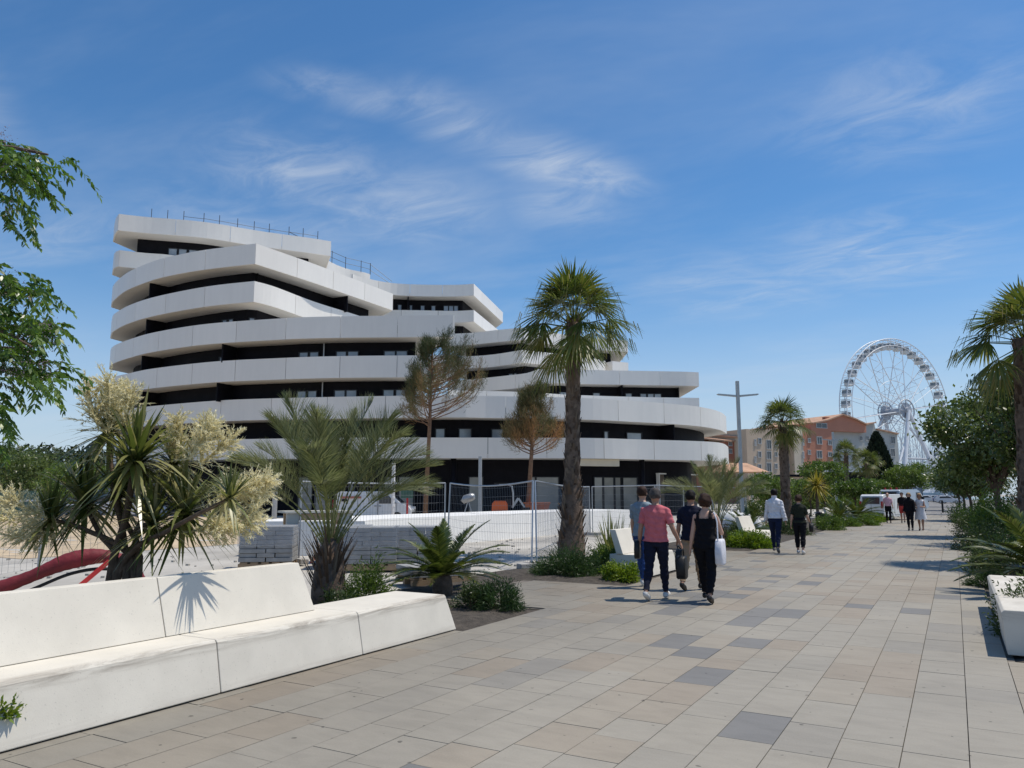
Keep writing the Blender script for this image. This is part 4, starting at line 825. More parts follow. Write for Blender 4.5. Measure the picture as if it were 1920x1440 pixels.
# mini digger and skip
m_or = mat('digger_orange', (.62, .11, .015), .4, .08, 3, coat=.3); m_orr = mat('rusty_orange', (.36, .11, .04), .75, .3, 3)
D_ = 47; p = base_d(946, D_); dg = thing('mini_digger', 'small orange excavator with roll bar in front of the shop windows', 'excavator', p); k = 1
def dgp(x, y, dy=0): q = at_d(x, y, D_+dy); return q
q = MB(); c_ = dgp(938, 948); q.extr([(-.5, -.5), (.45, -.5), (.45, .1), (.3, .3), (-.35, .3), (-.5, .1)], c_+Vector(FH)*-.45, RT, (0, 0, 1), Vector(FH)*1.0); q.build('engine_cover', m_or, dg, bevel=.06)
MB().tube([dgp(962, 950, -.4), dgp(962, 925, -.4), dgp(960, 912, -.4), dgp(950, 908, -.4), dgp(936, 908, -.4)], .05, 6).build('roll_bar', m_steel, dg); MB().tube([dgp(962, 950, .4), dgp(962, 925, .4), dgp(960, 912, .4), dgp(950, 908, .4), dgp(936, 908, .4)], .05, 6).build('roll_bar', m_steel, dg)
MB().box(dgp(944, 908)+Vector((0, 0, .05)), (1.1, 1.1, .07), RZ).build('canopy', m_tyre, dg); MB().box(dgp(952, 944), (.45, .5, .5), RZ).build('seat', m_tyre, dg)
q = MB(); q.bar(dgp(960, 952), dgp(972, 934), .14); q.bar(dgp(972, 934), dgp(984, 952), .11); q.build('arm', m_steel, dg); MB().box(dgp(986, 957), (.5, .4, .35), RZ).build('bucket', m_tyre, dg)
for s_ in (-.5, .5): q = MB(); c_ = p+Vector(RT)*.0+Vector(FH)*s_; q.extr([(-.8, .1), (-.65, -.0), (.65, 0), (.8, .1), (.8, .3), (.65, .42), (-.65, .42), (-.8, .3)], c_-Vector(FH)*.13-Vector((0, 0, .05)), RT, (0, 0, 1), Vector(FH)*.26); q.build('track', m_tyre, dg)
MB().box(p+Vector((0, 0, .55)), (1.3, 1.2, .25), RZ).build('chassis', m_tyre, dg)
p = base_d(1005, 50); sk_ = thing('waste_skip', 'rusty orange skip behind the low white wall by the palm trunk', 'skip', p); q = MB(); u, f_ = Vector(RT), Vector(FH)
q.extr([(-.65, 0), (.55, 0), (.85, .95), (-.7, .95)], p-f_*.7+Vector((0, 0, .15)), u, (0, 0, 1), f_*1.4); q.build('tub', m_orr, sk_); MB().box(p+u*.05+Vector((0, 0, 1.13)), (1.7, 1.5, .08), RZ).build('rim', m_orr, sk_); q = MB(); q.box(p+Vector((0, 0, .05)), (.9, 1.0, .22), RZ); q.build('skid', m_tyre, sk_)
p = base_d(878, 53); sk_ = thing('cement_mixer', 'small grey cement mixer before the shop window left of the digger', 'mixer', p); z = at_d(878, 933, 53).z
q = MB(); q.tube([p+Vector((0, 0, z-.3))-u*.4, p+Vector((0, 0, z-.1))-u*.2, p+Vector((0, 0, z+.05))+u*.25, p+Vector((0, 0, z+.1))+u*.45], [.16, .28, .27, .17], 14); q.build('drum', m_steel, sk_, smooth=True); q = MB()
for sx in (-.4, .4): q.bar(p+u*sx-Vector((0, 0, .05)), p+Vector((0, 0, z-.2)), .07)
q.build('stand', m_steel, sk_)
# sacks and clutter near the small palm
m_sack = mat('white_sack', (.62, .62, .60), .8, .1, 3, .5, 8)
for x, D, s_, lb in ((1362, 34, .9, 'white bulk bag behind the small feathery palm'), (1392, 36, .8, 'white bulk bag at the foot of the tall lamp post'), (1412, 35, .6, 'small white bulk bag right of the tall lamp post')):
    p = base_d(x, D); sk_ = thing('bulk_bag', lb, 'bag', p, group='white bulk bags'); q = MB(); vs = []; N_ = 14
    for zi, (zz_, rr_) in enumerate(((-.05, .42), (.2, .5), (.55, .5), (.85, .42), (.95, .2))):
        for j in range(N_): a_ = 2*math.pi*j/N_; k_ = rr_*s_/max(abs(math.cos(a_)), abs(math.sin(a_)))**.7*(1+random.uniform(-.06, .06)); vs.append((p.x+math.cos(a_)*k_, p.y+math.sin(a_)*k_, zz_*s_*1.1+random.uniform(-.03, .03)*(zi > 0)))
    q.add(vs, [(i*N_+j, i*N_+(j+1) % N_, (i+1)*N_+(j+1) % N_, (i+1)*N_+j) for i in range(4) for j in range(N_)]+[tuple(4*N_+j for j in range(N_))]); q.build('sack_body', m_sack, sk_, smooth=True)
    for s2 in (-1, 1): MB().tube(spline([(p.x+s2*.2, p.y-.2, .9*s_), (p.x+s2*.22, p.y, 1.2*s_), (p.x+s2*.2, p.y+.2, .9*s_)], 8), .03, 5).build('strap', m_sack, sk_)
# litter bin
p = base_d(1537, 38.6); bnn = thing('litter_bin', 'black litter bin beside the woman in the dark green top', 'bin', p); MB().tube([p, p+Vector((0, 0, .05)), p+Vector((0, 0, .72)), p+Vector((0, 0, .75))], [.2, .24, .27, .25], 16).build('bin_body', m_tyre, bnn, smooth=False); MB().tube([p+Vector((0, 0, .78)), p+Vector((0, 0, .84))], [.27, .2], 16).build('bin_lid', m_frame, bnn); MB().tube([p+Vector((0, 0, .70)), p+Vector((0, 0, .79))], .12, 10).build('liner', m_tyre, bnn)
# bollards at the road
for x, y, lb in ((1768, 960, 'dark bollard standing alone where the promenade meets the road'), (1752, 938, 'distant dark bollard left on the road'), (1777, 936, 'distant dark bollard right on the road')):
    p = at_z(x, y); bo = thing('bollard', lb, 'bollard', p, group='bollards at the road'); MB().tube([p-Vector((0, 0, .08)), p+Vector((0, 0, 1.05))], .09, 10).build('shaft', m_tyre, bo); MB().tube([p+Vector((0, 0, 1.05)), p+Vector((0, 0, 1.12))], [.11, .05], 10).build('cap', m_tyre, bo)
p = base_d(1721, 88); sg_ = thing('info_board', 'pale blue-grey notice board at the road left of the car park', 'sign', p)
MB().box((p.x, p.y, 1.75), (.95, .08, 1.3), RZ).build('board', mat('board_bluegrey', (.36, .42, .48), .6, .1, 2), sg_)
for s_ in (-.5, .5): q = p+Vector(RT)*s_; MB().box((q.x, q.y, 1.2), (.07, .09, 2.5), RZ).build('post', m_tyre, sg_)
# hoarding and truck far left
m_hoard = mat('green_hoarding', (.05, .12, .10), .6, .2, 1); a, b = at_d(-60, 935, 62), at_d(72, 935, 62); ho = thing('site_hoarding', 'low dark green hoarding on the site at far left', 'hoarding', ((a+b)/2).xy.to_3d())
for i in range(6): p, q_ = a.lerp(b, i/6), a.lerp(b, (i+1)/6); c_ = (p+q_)/2; MB().box((c_.x, c_.y, .95), ((q_-p).length-.03, .08, 2.0), RZ).build('panel', m_hoard, ho)
# ================================================================== VANS
vp = [(-2.42, .45), (-2.46, 1.1), (-2.38, 1.8), (-2.2, 1.9), (.75, 1.93), (1.05, 1.82), (1.78, 1.17), (2.25, 1.02), (2.45, .78), (2.44, .42), (2.1, .3), (-2.2, .3)]
m_van = mat('van_paint_white', (.72, .72, .71), .28, .02, 1, coat=.5); m_vang = mat('van_paint_greyblue', (.36, .42, .48), .3, .02, 1, coat=.5)
def van(loc, rz, label, paint, sc=1.0, beacon=False):
    t = thing('parked_van', label, 'van', loc, rz); me = car_body(vp, 1.9, paint, None); b = link('body', me, t, False); b.modifiers.new('bevel', 'BEVEL').width = .05
    for s_ in (-1, 1):
        q = MB(); q.extr([(.40, 1.15), (.43, 1.68), (.95, 1.70), (1.52, 1.15)], (0, s_*.905-.02, 0), (1, 0, 0), (0, 0, 1), (0, .04, 0)); o_ = q.build('side_window', m_carglass, t, world=False)
        q = MB(); q.box((1.3, s_*1.02, 1.2), (.12, .2, .22)); q.build('mirror', m_frame, t, world=False)
        q = MB(); q.box((2.33, s_*.66, .88), (.2, .34, .16), M=Matrix.Rotation(s_*-.35, 3, 'Z')); q.build('headlight', m_headl, t, world=False)
        q = MB(); q.box((-2.44, s_*.82, 1.15), (.08, .14, .5)); q.build('tail_light', m_redl, t, world=False)
        for x0, x1, nm in ((.36, 1.5, 'door'), (-.9, .34, 'sliding_door')):
            q = MB(); y_ = s_*.955
            for xa in (x0, x1-.01): q.box((xa, y_, .98), (.012, .012, 1.15 if xa < 1 else .6))
            q.box(((x0+x1)/2, y_, .42), (x1-x0, .012, .012)); d_ = q.build(nm, m_frame, t, world=False); q = MB(); q.box((x0+.12 if nm == 'door' else x1-.14, y_, 1.02), (.16, .03, .035)); q.build('door_handle', m_frame, d_, world=False)
    q = MB(); q.extr([(1.10, 1.795), (1.76, 1.20), (1.79, 1.225), (1.13, 1.82)], (0, -.74, 0), (1, 0, 0), (0, 0, 1), (0, 1.48, 0)); q.build('windscreen', m_carglass, t, world=False)
    q = MB(); q.box((2.43, 0, .5), (.1, 1.7, .26)); q.build('front_bumper', m_frame, t, world=False); q = MB(); q.box((-2.45, 0, .45), (.1, 1.75, .2)); q.build('rear_bumper', m_frame, t, world=False)
    q = MB(); q.box((-2.45, 0, 1.45), (.03, 1.3, .5)); q.build('rear_window', m_carglass, t, world=False); q = MB(); q.box((-2.455, 0, 1.0), (.02, .012, 1.4)); q.build('rear_door_seam', m_frame, t, world=False)
    wheels(t, (-1.45, 1.55), 1.9, 1.0)
    if beacon:
        for s_ in (-.5, 0, .5): q = MB(); q.tube([(-2.1, s_, 1.9), (-2.1, s_, 2.08)], [.11, .06], 8); q.build('beacon', m_redl, t, world=False)
    t.scale = (sc,)*3; return t
p = base_d(776, 49.5); v1 = van(Vector((p.x, p.y, -.05))-Vector(RT)*2.45, PS, 'white delivery van seen from the side on the site behind the feathery palm', m_van)
q = MB(); q.box((-1.35, -.955, 1.55), (1.3, .012, .13)); q.build('red_lettering', mat('faded_red_print', (.45, .16, .12), .6, .2, 9), v1, world=False); q = MB(); q.box((-1.75, -.956, 1.38), (.35, .012, .16)); q.build('dark_lettering', m_frame, v1, world=False)
p = at_z(1650, 974.5); van(base_d(1664, 52.5), R(66), 'small white van parked behind the four people walking towards us', m_van, .88)
p = base_d(1689, 74); van(base_d(1694, 76), R(66), 'grey-blue van with roof beacons parked beyond the white van', m_vang, 1.12, True)
c1 = car(base_d(255, 60)+Vector((0, 0, -.05)), PS, 'white', 'white car parked on the site behind the cabbage tree trunks')
tk = thing('site_container', 'grey site container behind the cabbage tree', 'container', base_d(190, 66)); p = tk.location
MB().box((p.x, p.y, 1.2), (5, 2.4, 2.5), RZ).build('container_body', mat('container_grey', (.30, .32, .36), .6, .1, 2), tk); 
for i in range(9): q_ = Vector((p.x, p.y, 1.2))+Vector(RT)*(-2.2+i*.55)-Vector(FH)*1.21; MB().box(q_, (.12, .06, 2.3), RZ).build('rib', MATS['container_grey'], tk)
# rubble and off-cuts lying on the site
rbv = MB(); random.seed(5)
for i in range(420):
    a_ = random.random(); p = at_z(random.uniform(690, 1060), random.uniform(985, 1085)) if i < 300 else at_z(random.uniform(-40, 520), random.uniform(1000, 1080))
    if p.x > -9.2 or p.y > 60: continue
    k_ = random.choice((.015, .02, .03, .05)); rbv.box((p.x, p.y, -.05+k_*.35), (k_*random.uniform(.8, 2), k_*random.uniform(.8, 2), k_), random.random()*3)
rbv.build('rubble', mat('pale_rubble', (.36, .34, .30), .95, .25, 3), kind='stuff')
# ================================================================== PLANTS
PROF['fan'] = lambda t: np.where(t < .5, t/.5, ((1-t)/.5)**.8)
PROF['thin'] = lambda t: 1-.6*t
m_fan = leafmat('fan_palm_green', [(.034, .055, .012), (.072, .100, .020), (.130, .150, .034), (.23, .19, .07)], .32, .38)
m_feather = leafmat('feather_palm_greygreen', [(.100, .120, .048), (.170, .190, .080), (.270, .275, .135)], .32, .42)
m_cyc = leafmat('cycad_green', [(.034, .058, .012), (.075, .105, .022), (.160, .175, .045)], .25, .3, .5)
m_sword = leafmat('cordyline_green', [(.052, .076, .018), (.110, .135, .034), (.210, .215, .072), (.36, .33, .16)], .3, .33, .5)
m_flower = leafmat('cream_flower', [(.50, .45, .26), (.72, .66, .42), (.86, .82, .62)], .25, .7)
m_bark = mat('palm_bark', (.135, .095, .068), .95, .45, 7, .9, 16); m_boot = leafmat('palm_boots', [(.055, .034, .022), (.13, .088, .058), (.21, .165, .12)], .02, .9)
m_wbark = mat('tree_bark', (.12, .085, .06), .95, .35, 9, .8, 25); m_stemg = leafmat('petiole_green', [(.08, .10, .04), (.14, .15, .07), (.2, .19, .11)], .05)
m_melia = leafmat('chinaberry_green', [(.050, .100, .016), (.090, .160, .026), (.170, .250, .052)], .40, .35, .5); m_lilac = leafmat('lilac_blossom', [(.10, .07, .08), (.24, .18, .21), (.40, .33, .36)], .2, .8)
m_bush = leafmat('bush_green', [(.042, .078, .014), (.085, .135, .025), (.150, .200, .048)], .35); m_dbush = leafmat('dark_bush', [(.020, .036, .012), (.048, .074, .022), (.090, .120, .038)], .28)
m_bright = leafmat('bright_shrub', [(.060, .110, .014), (.130, .200, .022), (.230, .280, .045)], .35); m_rose = leafmat('rosemary_green', [(.020, .042, .014), (.042, .080, .022), (.070, .115, .035)], .25)
m_flax = leafmat('flax_green', [(.060, .085, .020), (.130, .150, .035), (.260, .250, .09)], .28, .35); m_yel = leafmat('yellow_yucca', [(.15, .16, .03), (.34, .29, .05), (.48, .38, .08)], .25)
m_tree2 = leafmat('olive_tree_green', [(.040, .064, .016), (.080, .115, .028), (.150, .185, .060)], .35, .35, .5); m_pine = leafmat('pine_needles', [(.045, .065, .025), (.12, .12, .05), (.26, .17, .075), (.40, .19, .07)], .15, .7)
m_cyp = leafmat('cypress_green', [(.006, .012, .006), (.014, .024, .010), (.026, .038, .016)], .1, .8)
def fan_frond(e, seed, L=1.02, pet=.95, n=26):
    rs = np.random.default_rng(seed); e = R(e); d = np.array((0, math.cos(e), math.sin(e))); lv = LV(); P = d*pet; P[2] -= .10*pet*math.cos(e)
    for sd in ((1, 0, 0), (0, -math.sin(e), math.cos(e))): lv.add([(0, 0, 0)], P, np.linalg.norm(P), .045, 3, 'thin', .0, sd, .55)
    e2 = e-R(14); d = np.array((0, math.cos(e2), math.sin(e2))); s = np.array((1., 0, 0)); nv = np.cross(s, d)
    a = np.radians(np.linspace(-88, 88, n)+rs.uniform(-2, 2, n)); D = np.outer(np.cos(a), d)+np.outer(np.sin(a), s)+np.outer(-.20*np.abs(np.sin(a)), nv)
    side = np.outer(-np.sin(a), d)+np.outer(np.cos(a), s); Ls = L*(.70+.30*np.cos(a*.8))*rs.uniform(.88, 1.06, n)
    lv.add(np.tile(P, (n, 1)), D, Ls, Ls*.5*math.tan(R(88/n))*2.0, 6, 'fan', (.05 if e > 1.2 else .12 if e > .9 else .26 if e > .5 else .40)+rs.uniform(-.03, .14, n), side, np.clip(rs.uniform(.15, .75, n)+(.22 if e < -.2 else 0), 0, 1))
    m = n//2; k = rs.integers(0, n, m); D2 = D[k]*.35+np.array((0, 0, -.9)); lv.add(P+D[k]*(Ls[k]*.78)[:, None]-np.array((0, 0, .22))*(Ls[k]*.6)[:, None], D2, rs.uniform(.25, .5, m), .022, 2, 'thin', 0, None, rs.uniform(.5, 1, m))   # hanging thread-like tips
    return lv.mesh('frond', m_fan)
FANS = [(e, [fan_frond(e, 100+i*7+e) for i in range(2)]) for e in (82, 62, 42, 22, 4, -16, -38)]
def fan_palm(base, top, label, r0=.4, r1=.2, nf=38, sc=1.0, boots=430, group='fan palms'):
    base, top = Vector(base), Vector(top); t = thing('fan_palm', label, 'palm', base, group=group); h = (top-base).length
    path = [base-Vector((0, 0, .15))]+[base.lerp(top, k/14) for k in range(15)]; rad = [r0*1.1]+[r1+(r0-r1)*max(0, 1-k/14*2.2)**1.4+.02*math.sin(k*2.3) for k in range(15)]
    MB().tube(path, rad, 14).build('trunk', m_bark, t, smooth=True)
    k = RNG.random(boots)**.85; a = RNG.uniform(0, 2*np.pi, boots); b_, tp = np.array(base), np.array(top); rr_ = r1+(r0-r1)*np.clip(1-k*2.2, 0, 1)**1.4
    out = np.stack((np.cos(a), np.sin(a), np.zeros(boots)), 1); P = b_+(tp-b_)*k[:, None]+out*(rr_*.86)[:, None]; fl = np.where(k < .3, 1.5, .75); D = out*(.30*fl*RNG.uniform(.4, 1.5, boots))[:, None]+np.array((0, 0, 1.))
    side = np.stack((-np.sin(a), np.cos(a), np.zeros(boots)), 1); lv = LV(); lv.add(P, D, RNG.uniform(.16, .34, boots)*np.where(k < .25, 1.35, 1), RNG.uniform(.07, .15, boots), 2, 'thin', 0, side); lv.build('leaf_bases', m_boot, t, kind='stuff')
    wts = [5, 8, 8, 7, 5, 3, 1]; tot = sum(wts); i = 0; az0 = random.random()*6.28
    for (e, ms), w in zip(FANS, wts):
        m = max(2, round(nf*w/tot))
        for q in range(m):
            o = link('frond', ms[q % 2], t, False); o.location = top-base-Vector((0, 0, .05+random.random()*.12)); o.rotation_euler = (random.uniform(-.1, .1), random.uniform(-.12, .12), az0+2*math.pi*(q+random.uniform(-.28, .28))/m+e); s_ = sc*random.uniform(.86, 1.1); o.scale = (s_, s_, s_); i += 1
    return t
fan_palm(base_d(1070, 22.0), at_d(1076, 606, 22.0), 'tall fan palm with shaggy trunk in front of the white building', .40, .21, 36, 1.03)
fan_palm(base_d(1926, 19.0), at_d(1922, 636, 19.0), 'tall fan palm at the right edge rising behind the leafy tree', .36, .27, 32, .95)
fan_palm(base_d(1473, 43.5), at_d(1467, 792, 43.5), 'fan palm beside the tall lamp post in front of the beige house', .34, .25, 34, .92, 300)
fan_palm(base_d(1588, 73), at_d(1586, 850, 73), 'smaller fan palm before the red gabled house', .28, .2, 28, .85, 200)
fan_palm(base_d(1627, 78), at_d(1625, 868, 78), 'short fan palm with spreading crown in front of the cypress', .26, .2, 28, .95, 150)
# ---- feather palms and cycads
def feather(e, seed, Lr, Ll, n, t0, curve, lw, vup=.35, fwd=.45, m=None, droop=.12):
    rs = np.random.default_rng(seed); t = np.linspace(0, 1, 24); ang = R(e)-R(curve)*t**1.4; st = Lr/23; Y = np.concatenate(([0], np.cumsum(np.cos(ang[:-1])*st))); Z = np.concatenate(([0], np.cumsum(np.sin(ang[:-1])*st)))
    lv = LV(); P = np.stack((np.zeros(24), Y, Z), 1); D = np.diff(P, axis=0); L = np.linalg.norm(D, axis=1)
    wr = .05*(1-t[:-1]*.75)
    for k in range(23):
        nn = np.cross((1, 0, 0), D[k]); 
        for sd in ((1, 0, 0), nn): lv.add(P[k:k+1], D[k], L[k]*1.02, wr[k]*(1 if Lr > 1.5 else .6), 1, 'thin', 0, sd, .75 if Lr > 1.5 else .5)
    u = np.linspace(t0, 1, n)
    for sx in (-1, 1):
        uu = np.clip(u+rs.uniform(-.004, .004, n), 0, .999); ix = uu*23; i0 = ix.astype(int); f = (ix-i0)[:, None]; pp = P[i0]*(1-f)+P[np.minimum(i0+1, 23)]*f; aa = R(e)-R(curve)*uu**1.4
        tg = np.stack((np.zeros(n), np.cos(aa), np.sin(aa)), 1); up = np.stack((np.zeros(n), -np.sin(aa), np.cos(aa)), 1); fw_ = fwd+uu**3*.9
        dd = tg*fw_[:, None]+np.array((sx, 0, 0))*(.8*(1-.55*uu**4))[:, None]+up*(vup+rs.uniform(-.08, .08, n))[:, None]+rs.normal(size=(n, 3))*(.16 if Lr > 1.5 else .05); k = (uu-t0)/(1-t0); ll = Ll*np.clip(np.sin(np.pi*(.12+.80*k)), .2, 1)*rs.uniform(.9, 1.05, n)
        lv.add(pp, dd, ll, lw, 3, 'blade', droop+rs.uniform(0, .1, n), np.cross(dd, up*1.0+np.array((sx*.6, 0, 0))), rs.random(n))
    return lv.mesh('frond', m)
BUT = [(e, [feather(e, 40+i+e, 2.5, .66, 104, .48, c, .012, .62, .62, m_feather, .10) for i in range(2)]) for e, c in ((86, 30), (79, 52), (72, 70), (65, 84))]
def feather_palm(base, label, sc=1.0, nf=(6, 8, 9, 6), trunk=.75, group='feathery palms'):
    base = Vector(base); t = thing('feather_palm', label, 'palm', base, group=group)
    MB().tube([base-Vector((0, 0, .1)), base+Vector((0, 0, .2*sc)), base+Vector((0, 0, trunk*sc)), base+Vector((0, 0, (trunk+.25)*sc))], [.26*sc, .27*sc, .2*sc, .08*sc], 14).build('trunk', m_bark, t, smooth=True)
    n = 90; a = RNG.uniform(0, 2*np.pi, n); z = RNG.uniform(.05, trunk+.05, n)*sc; out = np.stack((np.cos(a), np.sin(a), np.zeros(n)), 1); P = np.array(base)+out*.2*sc; P[:, 2] += z
    lv = LV(); lv.add(P, out*RNG.uniform(.25, .75, n)[:, None]+np.array((0, 0, 1.)), RNG.uniform(.25, .55, n)*sc, .05*sc, 2, 'thin', 0, np.stack((-np.sin(a), np.cos(a), np.zeros(n)), 1)); lv.build('old_leaf_stalks', m_boot, t, kind='stuff')
    az0 = random.random()*6
    for (e, ms), m in zip(BUT, nf):
        for q in range(m):
            o = link('frond', ms[q % 2], t, False); o.location = (0, 0, trunk*sc*.9); o.rotation_euler = (random.uniform(-.08, .08), random.uniform(-.15, .15), az0+e+2*math.pi*(q+random.uniform(-.3, .3))/m); s_ = sc*random.uniform(.85, 1.06); o.scale = (s_,)*3
feather_palm(base_d(622, 12.4), 'grey-green feathery palm with arching fronds behind the foreground bench', 1.0)
feather_palm(base_d(1342, 24.5), 'small feathery palm behind the walking group near the lamp post', .92, (4, 6, 7, 5), .6)
CYC = [(e, [feather(e, 70+i+e, 1.2, .21, 84, .08, c, .020, .22, .5, m_cyc, .05) for i in range(2)]) for e, c in ((60, 32), (40, 42), (24, 42), (8, 34))]
def cycad(base, label, sc=1.0, nf=(6, 9, 11, 9), group='cycads'):
    base = Vector(base); t = thing('cycad', label, 'cycad', base, group=group)
    MB().tube([base-Vector((0, 0, .1)), base+Vector((0, 0, .1)), base+Vector((0, 0, .28*sc)), base+Vector((0, 0, .36*sc))], [.16*sc, .18*sc, .15*sc, .06*sc], 12).build('trunk', m_bark, t, smooth=True); az0 = random.random()*6
    for (e, ms), m in zip(CYC, nf):
        for q in range(m):
            o = link('frond', ms[q % 2], t, False); o.location = (0, 0, .3*sc); o.rotation_euler = (random.uniform(-.1, .1), random.uniform(-.15, .15), az0+e+2*math.pi*(q+random.uniform(-.25, .25))/m); s_ = sc*random.uniform(.88, 1.08); o.scale = (s_,)*3
cycad(base_d(832, 13.6), 'broad dark green cycad at the end of the foreground bench', 1.0)
cycad(base_d(1950, 13.3), 'bright cycad fronds spreading in from the right edge', 1.25, (6, 9, 10, 8))
cycad(base_d(1398, 29.5), 'cycad with pale frond tips behind the third bench', .95, (5, 7, 8, 6)); cycad(base_d(1604, 47), 'cycad behind the fourth white bench', 1.3, (6, 8, 9, 6)); cycad(base_d(1638, 52), 'cycad left of the small white van', 1.2, (6, 8, 8, 6)); cycad(base_d(1570, 43), 'dark cycad right of the litter bin', 1.1, (6, 8, 8, 6))
# ---- sword-leaved plants
def sword(e, seed, L, w, dr, m): lv = LV(); e = R(e); lv.add([(0, 0, 0)], (0, math.cos(e), math.sin(e)), L, w, 5, 'blade', dr, (1, 0, 0), np.random.default_rng(seed).random(1)); return lv.mesh('leaf', m)
SW = {k: [(e, [sword(e, i*13+e+200, L, w, dr*random.uniform(.7, 1.4), m) for i in range(3)]) for e, dr in ((84, .05), (66, .16), (46, .28), (26, .36), (6, .4), (-20, .3), (-48, .15))] for k, (L, w, m) in {'cord': (.74, .054, m_sword), 'yucca': (.8, .05, m_yel)}.items()}
def rosette(parent, loc, kind, n, sc=1.0, name='leaf_rosette'):
    r_ = bpy.data.objects.new(name, None); C.objects.link(r_); r_.parent = parent; r_.location = Vector(loc)-parent.location; ws = (3, 6, 8, 8, 7, 6, 4); tot = sum(ws)
    for (e, ms), w in zip(SW[kind], ws):
        m = max(1, round(n*w/tot))
        for q in range(m):
            o = link('leaf', random.choice(ms), r_, False); s_ = sc*random.uniform(.8, 1.12); o.scale = (s_,)*3; o.rotation_euler = (random.uniform(-.1, .1), random.uniform(-.1, .1), e+6.283*(q+random.uniform(-.4, .4))/m); o.location = (0, 0, random.uniform(-.04, .06)*sc)
    f_ = LV(); k = int(n*2.4); el = RNG.choice(np.radians((84, 66, 46, 26, 6, -20, -48)), k, p=np.array(ws)/tot)+RNG.normal(0, .12, k); a_ = RNG.uniform(0, 6.283, k); L_, w_ = (.70, .05) if kind == 'cord' else (.8, .05)
    D_ = np.stack((np.cos(a_)*np.cos(el), np.sin(a_)*np.cos(el), np.sin(el)), 1); f_.add(RNG.normal(0, .02, (k, 3)), D_, L_*sc*RNG.uniform(.7, 1.1, k), w_*sc, 5, 'blade', .3*np.cos(el), np.stack((-np.sin(a_), np.cos(a_), 0*a_), 1)); f_.build('inner_leaves', m_sword if kind == 'cord' else m_yel, r_, False, 'stuff')
    return r_
def panicle(parent, p, d, L, m=m_flower, n=64, spread=.75):
    p, d = np.array(p, float), nrm(np.array(d, float)); lv = LV(); k = RNG.random(n)**.8; P = p+d*(k*L)[:, None]; dd = nrm(rdir(n)*spread+d*(.55+.2*RNG.random(n))[:, None]); ll = L*.60*(1-.40*k)*RNG.uniform(.6, 1.1, n)
    lv.add([p], d, L, .03, 2, 'thin', 0, None, .2); lv.add(P, dd, ll*1.12, .011, 2, 'thin', 0, None, .55)
    m_ = 40; u = RNG.random((n, m_)); Q = P[:, None]+dd[:, None]*(ll[:, None]*u)[..., None]; Q = Q.reshape(-1, 3); D2 = nrm(np.repeat(dd, m_, 0)*.9+rdir(n*m_)*.75); lv.add(Q, D2, RNG.uniform(.018, .050, n*m_), RNG.uniform(.006, .013, n*m_), 1, 'needle')
    lv.build('flower_panicle', m, parent, kind='stuff')
cd_ = thing('cabbage_tree', 'flowering cabbage tree with cream plumes and sword leaves behind the bench', 'shrub', base_d(222, 8.3)); CDD = 8.3
def cp(x, y, dd=0): return at_d(x, y, CDD+dd)
b0 = cd_.location.copy(); fork = cp(222, 1040)
for i, (x, y, dd, r_) in enumerate([(252, 868, -.1, .055), (158, 945, .25, .045), (345, 965, .1, .045), (430, 935, -.85, .04), (205, 815, .3, .045), (325, 870, .45, .04), (95, 975, .1, .035), (285, 985, -.15, .03), (225, 930, .3, .03)]):
    e_ = cp(x, y, dd); mid = fork.lerp(e_, .5)+Vector((0, 0, -.10+.03*i)); MB().tube(spline([b0+Vector((.04*(i-3), 0, -.06)), fork+Vector((.03*(i-3), .02*i, -.1)), mid, e_], 12), [.048-.0015*k for k in range(12)] if r_ > .05 else [.036-.0015*k for k in range(12)], 8).build('stem', m_wbark, cd_, smooth=True)
    rosette(cd_, e_, 'cord', (42, 36, 36, 22, 32, 32, 26, 30, 30)[i], (1.1, .98, 1.0, .58, .95, .9, .75, .85, .9)[i])
for x, y, dx, dy, L in [(205, 822, .02, .9, .62), (185, 805, -.3, .8, .5), (232, 815, .25, .8, .5), (215, 800, .1, .9, .45), (345, 876, .35, .7, .55), (330, 866, .1, .9, .5), (372, 872, .65, .5, .5), (355, 862, .4, .8, .45), (405, 935, .85, .28, .6), (425, 930, .9, .3, .5), (380, 980, .7, .12, .6), (395, 965, .6, .35, .55), (362, 995, .5, .05, .5), (400, 990, .8, .1, .5), (105, 985, -.85, .15, .6), (90, 972, -.7, .35, .5), (115, 1000, -.85, -.05, .5)]:
    p = cp(x, y, RNG.uniform(-.1, .3)); d = np.array(RT)*dx+np.array((0, 0, 1.))*dy+np.array(FH)*RNG.uniform(-.35, .15); panicle(cd_, p, d, L)
def clump(name, label, base, n, L, w, m, spread, cat='shrub', droop=.2):
    t = thing(name, label, cat, base); mesh = {}
    for i in range(8): lv = LV(); lv.add([(0, 0, 0)], (0, math.sin(R(6+i*spread/8)), math.cos(R(6+i*spread/8))), L*(1-.03*i), w, 5, 'blade', droop*(.4+i*.12), (1, 0, 0), random.random()); mesh[i] = lv.mesh('leaf', m)
    for i in range(n):
        o = link('leaf', mesh[i % 8], t, False); o.rotation_euler = (random.uniform(-.1, .1), random.uniform(-.1, .1), random.random()*6.283); o.scale = (random.uniform(.7, 1.1),)*3; o.location = (random.gauss(0, .09), random.gauss(0, .09), -.03)
    return t
clump('flax_plant', 'spiky yellow-green flax between the palm trunk and the white bench', base_d(1148, 18.4), 120, 1.5, .05, m_flax, 52)
clump('flax_plant', 'low dark spiky plant right of the third bench', base_d(1432, 31), 50, .75, .05, m_cyc, 60); clump('flax_plant', 'spiky dark plant beside the promenade past the litter bin', base_d(1556, 41), 46, .9, .05, m_cyc, 60)
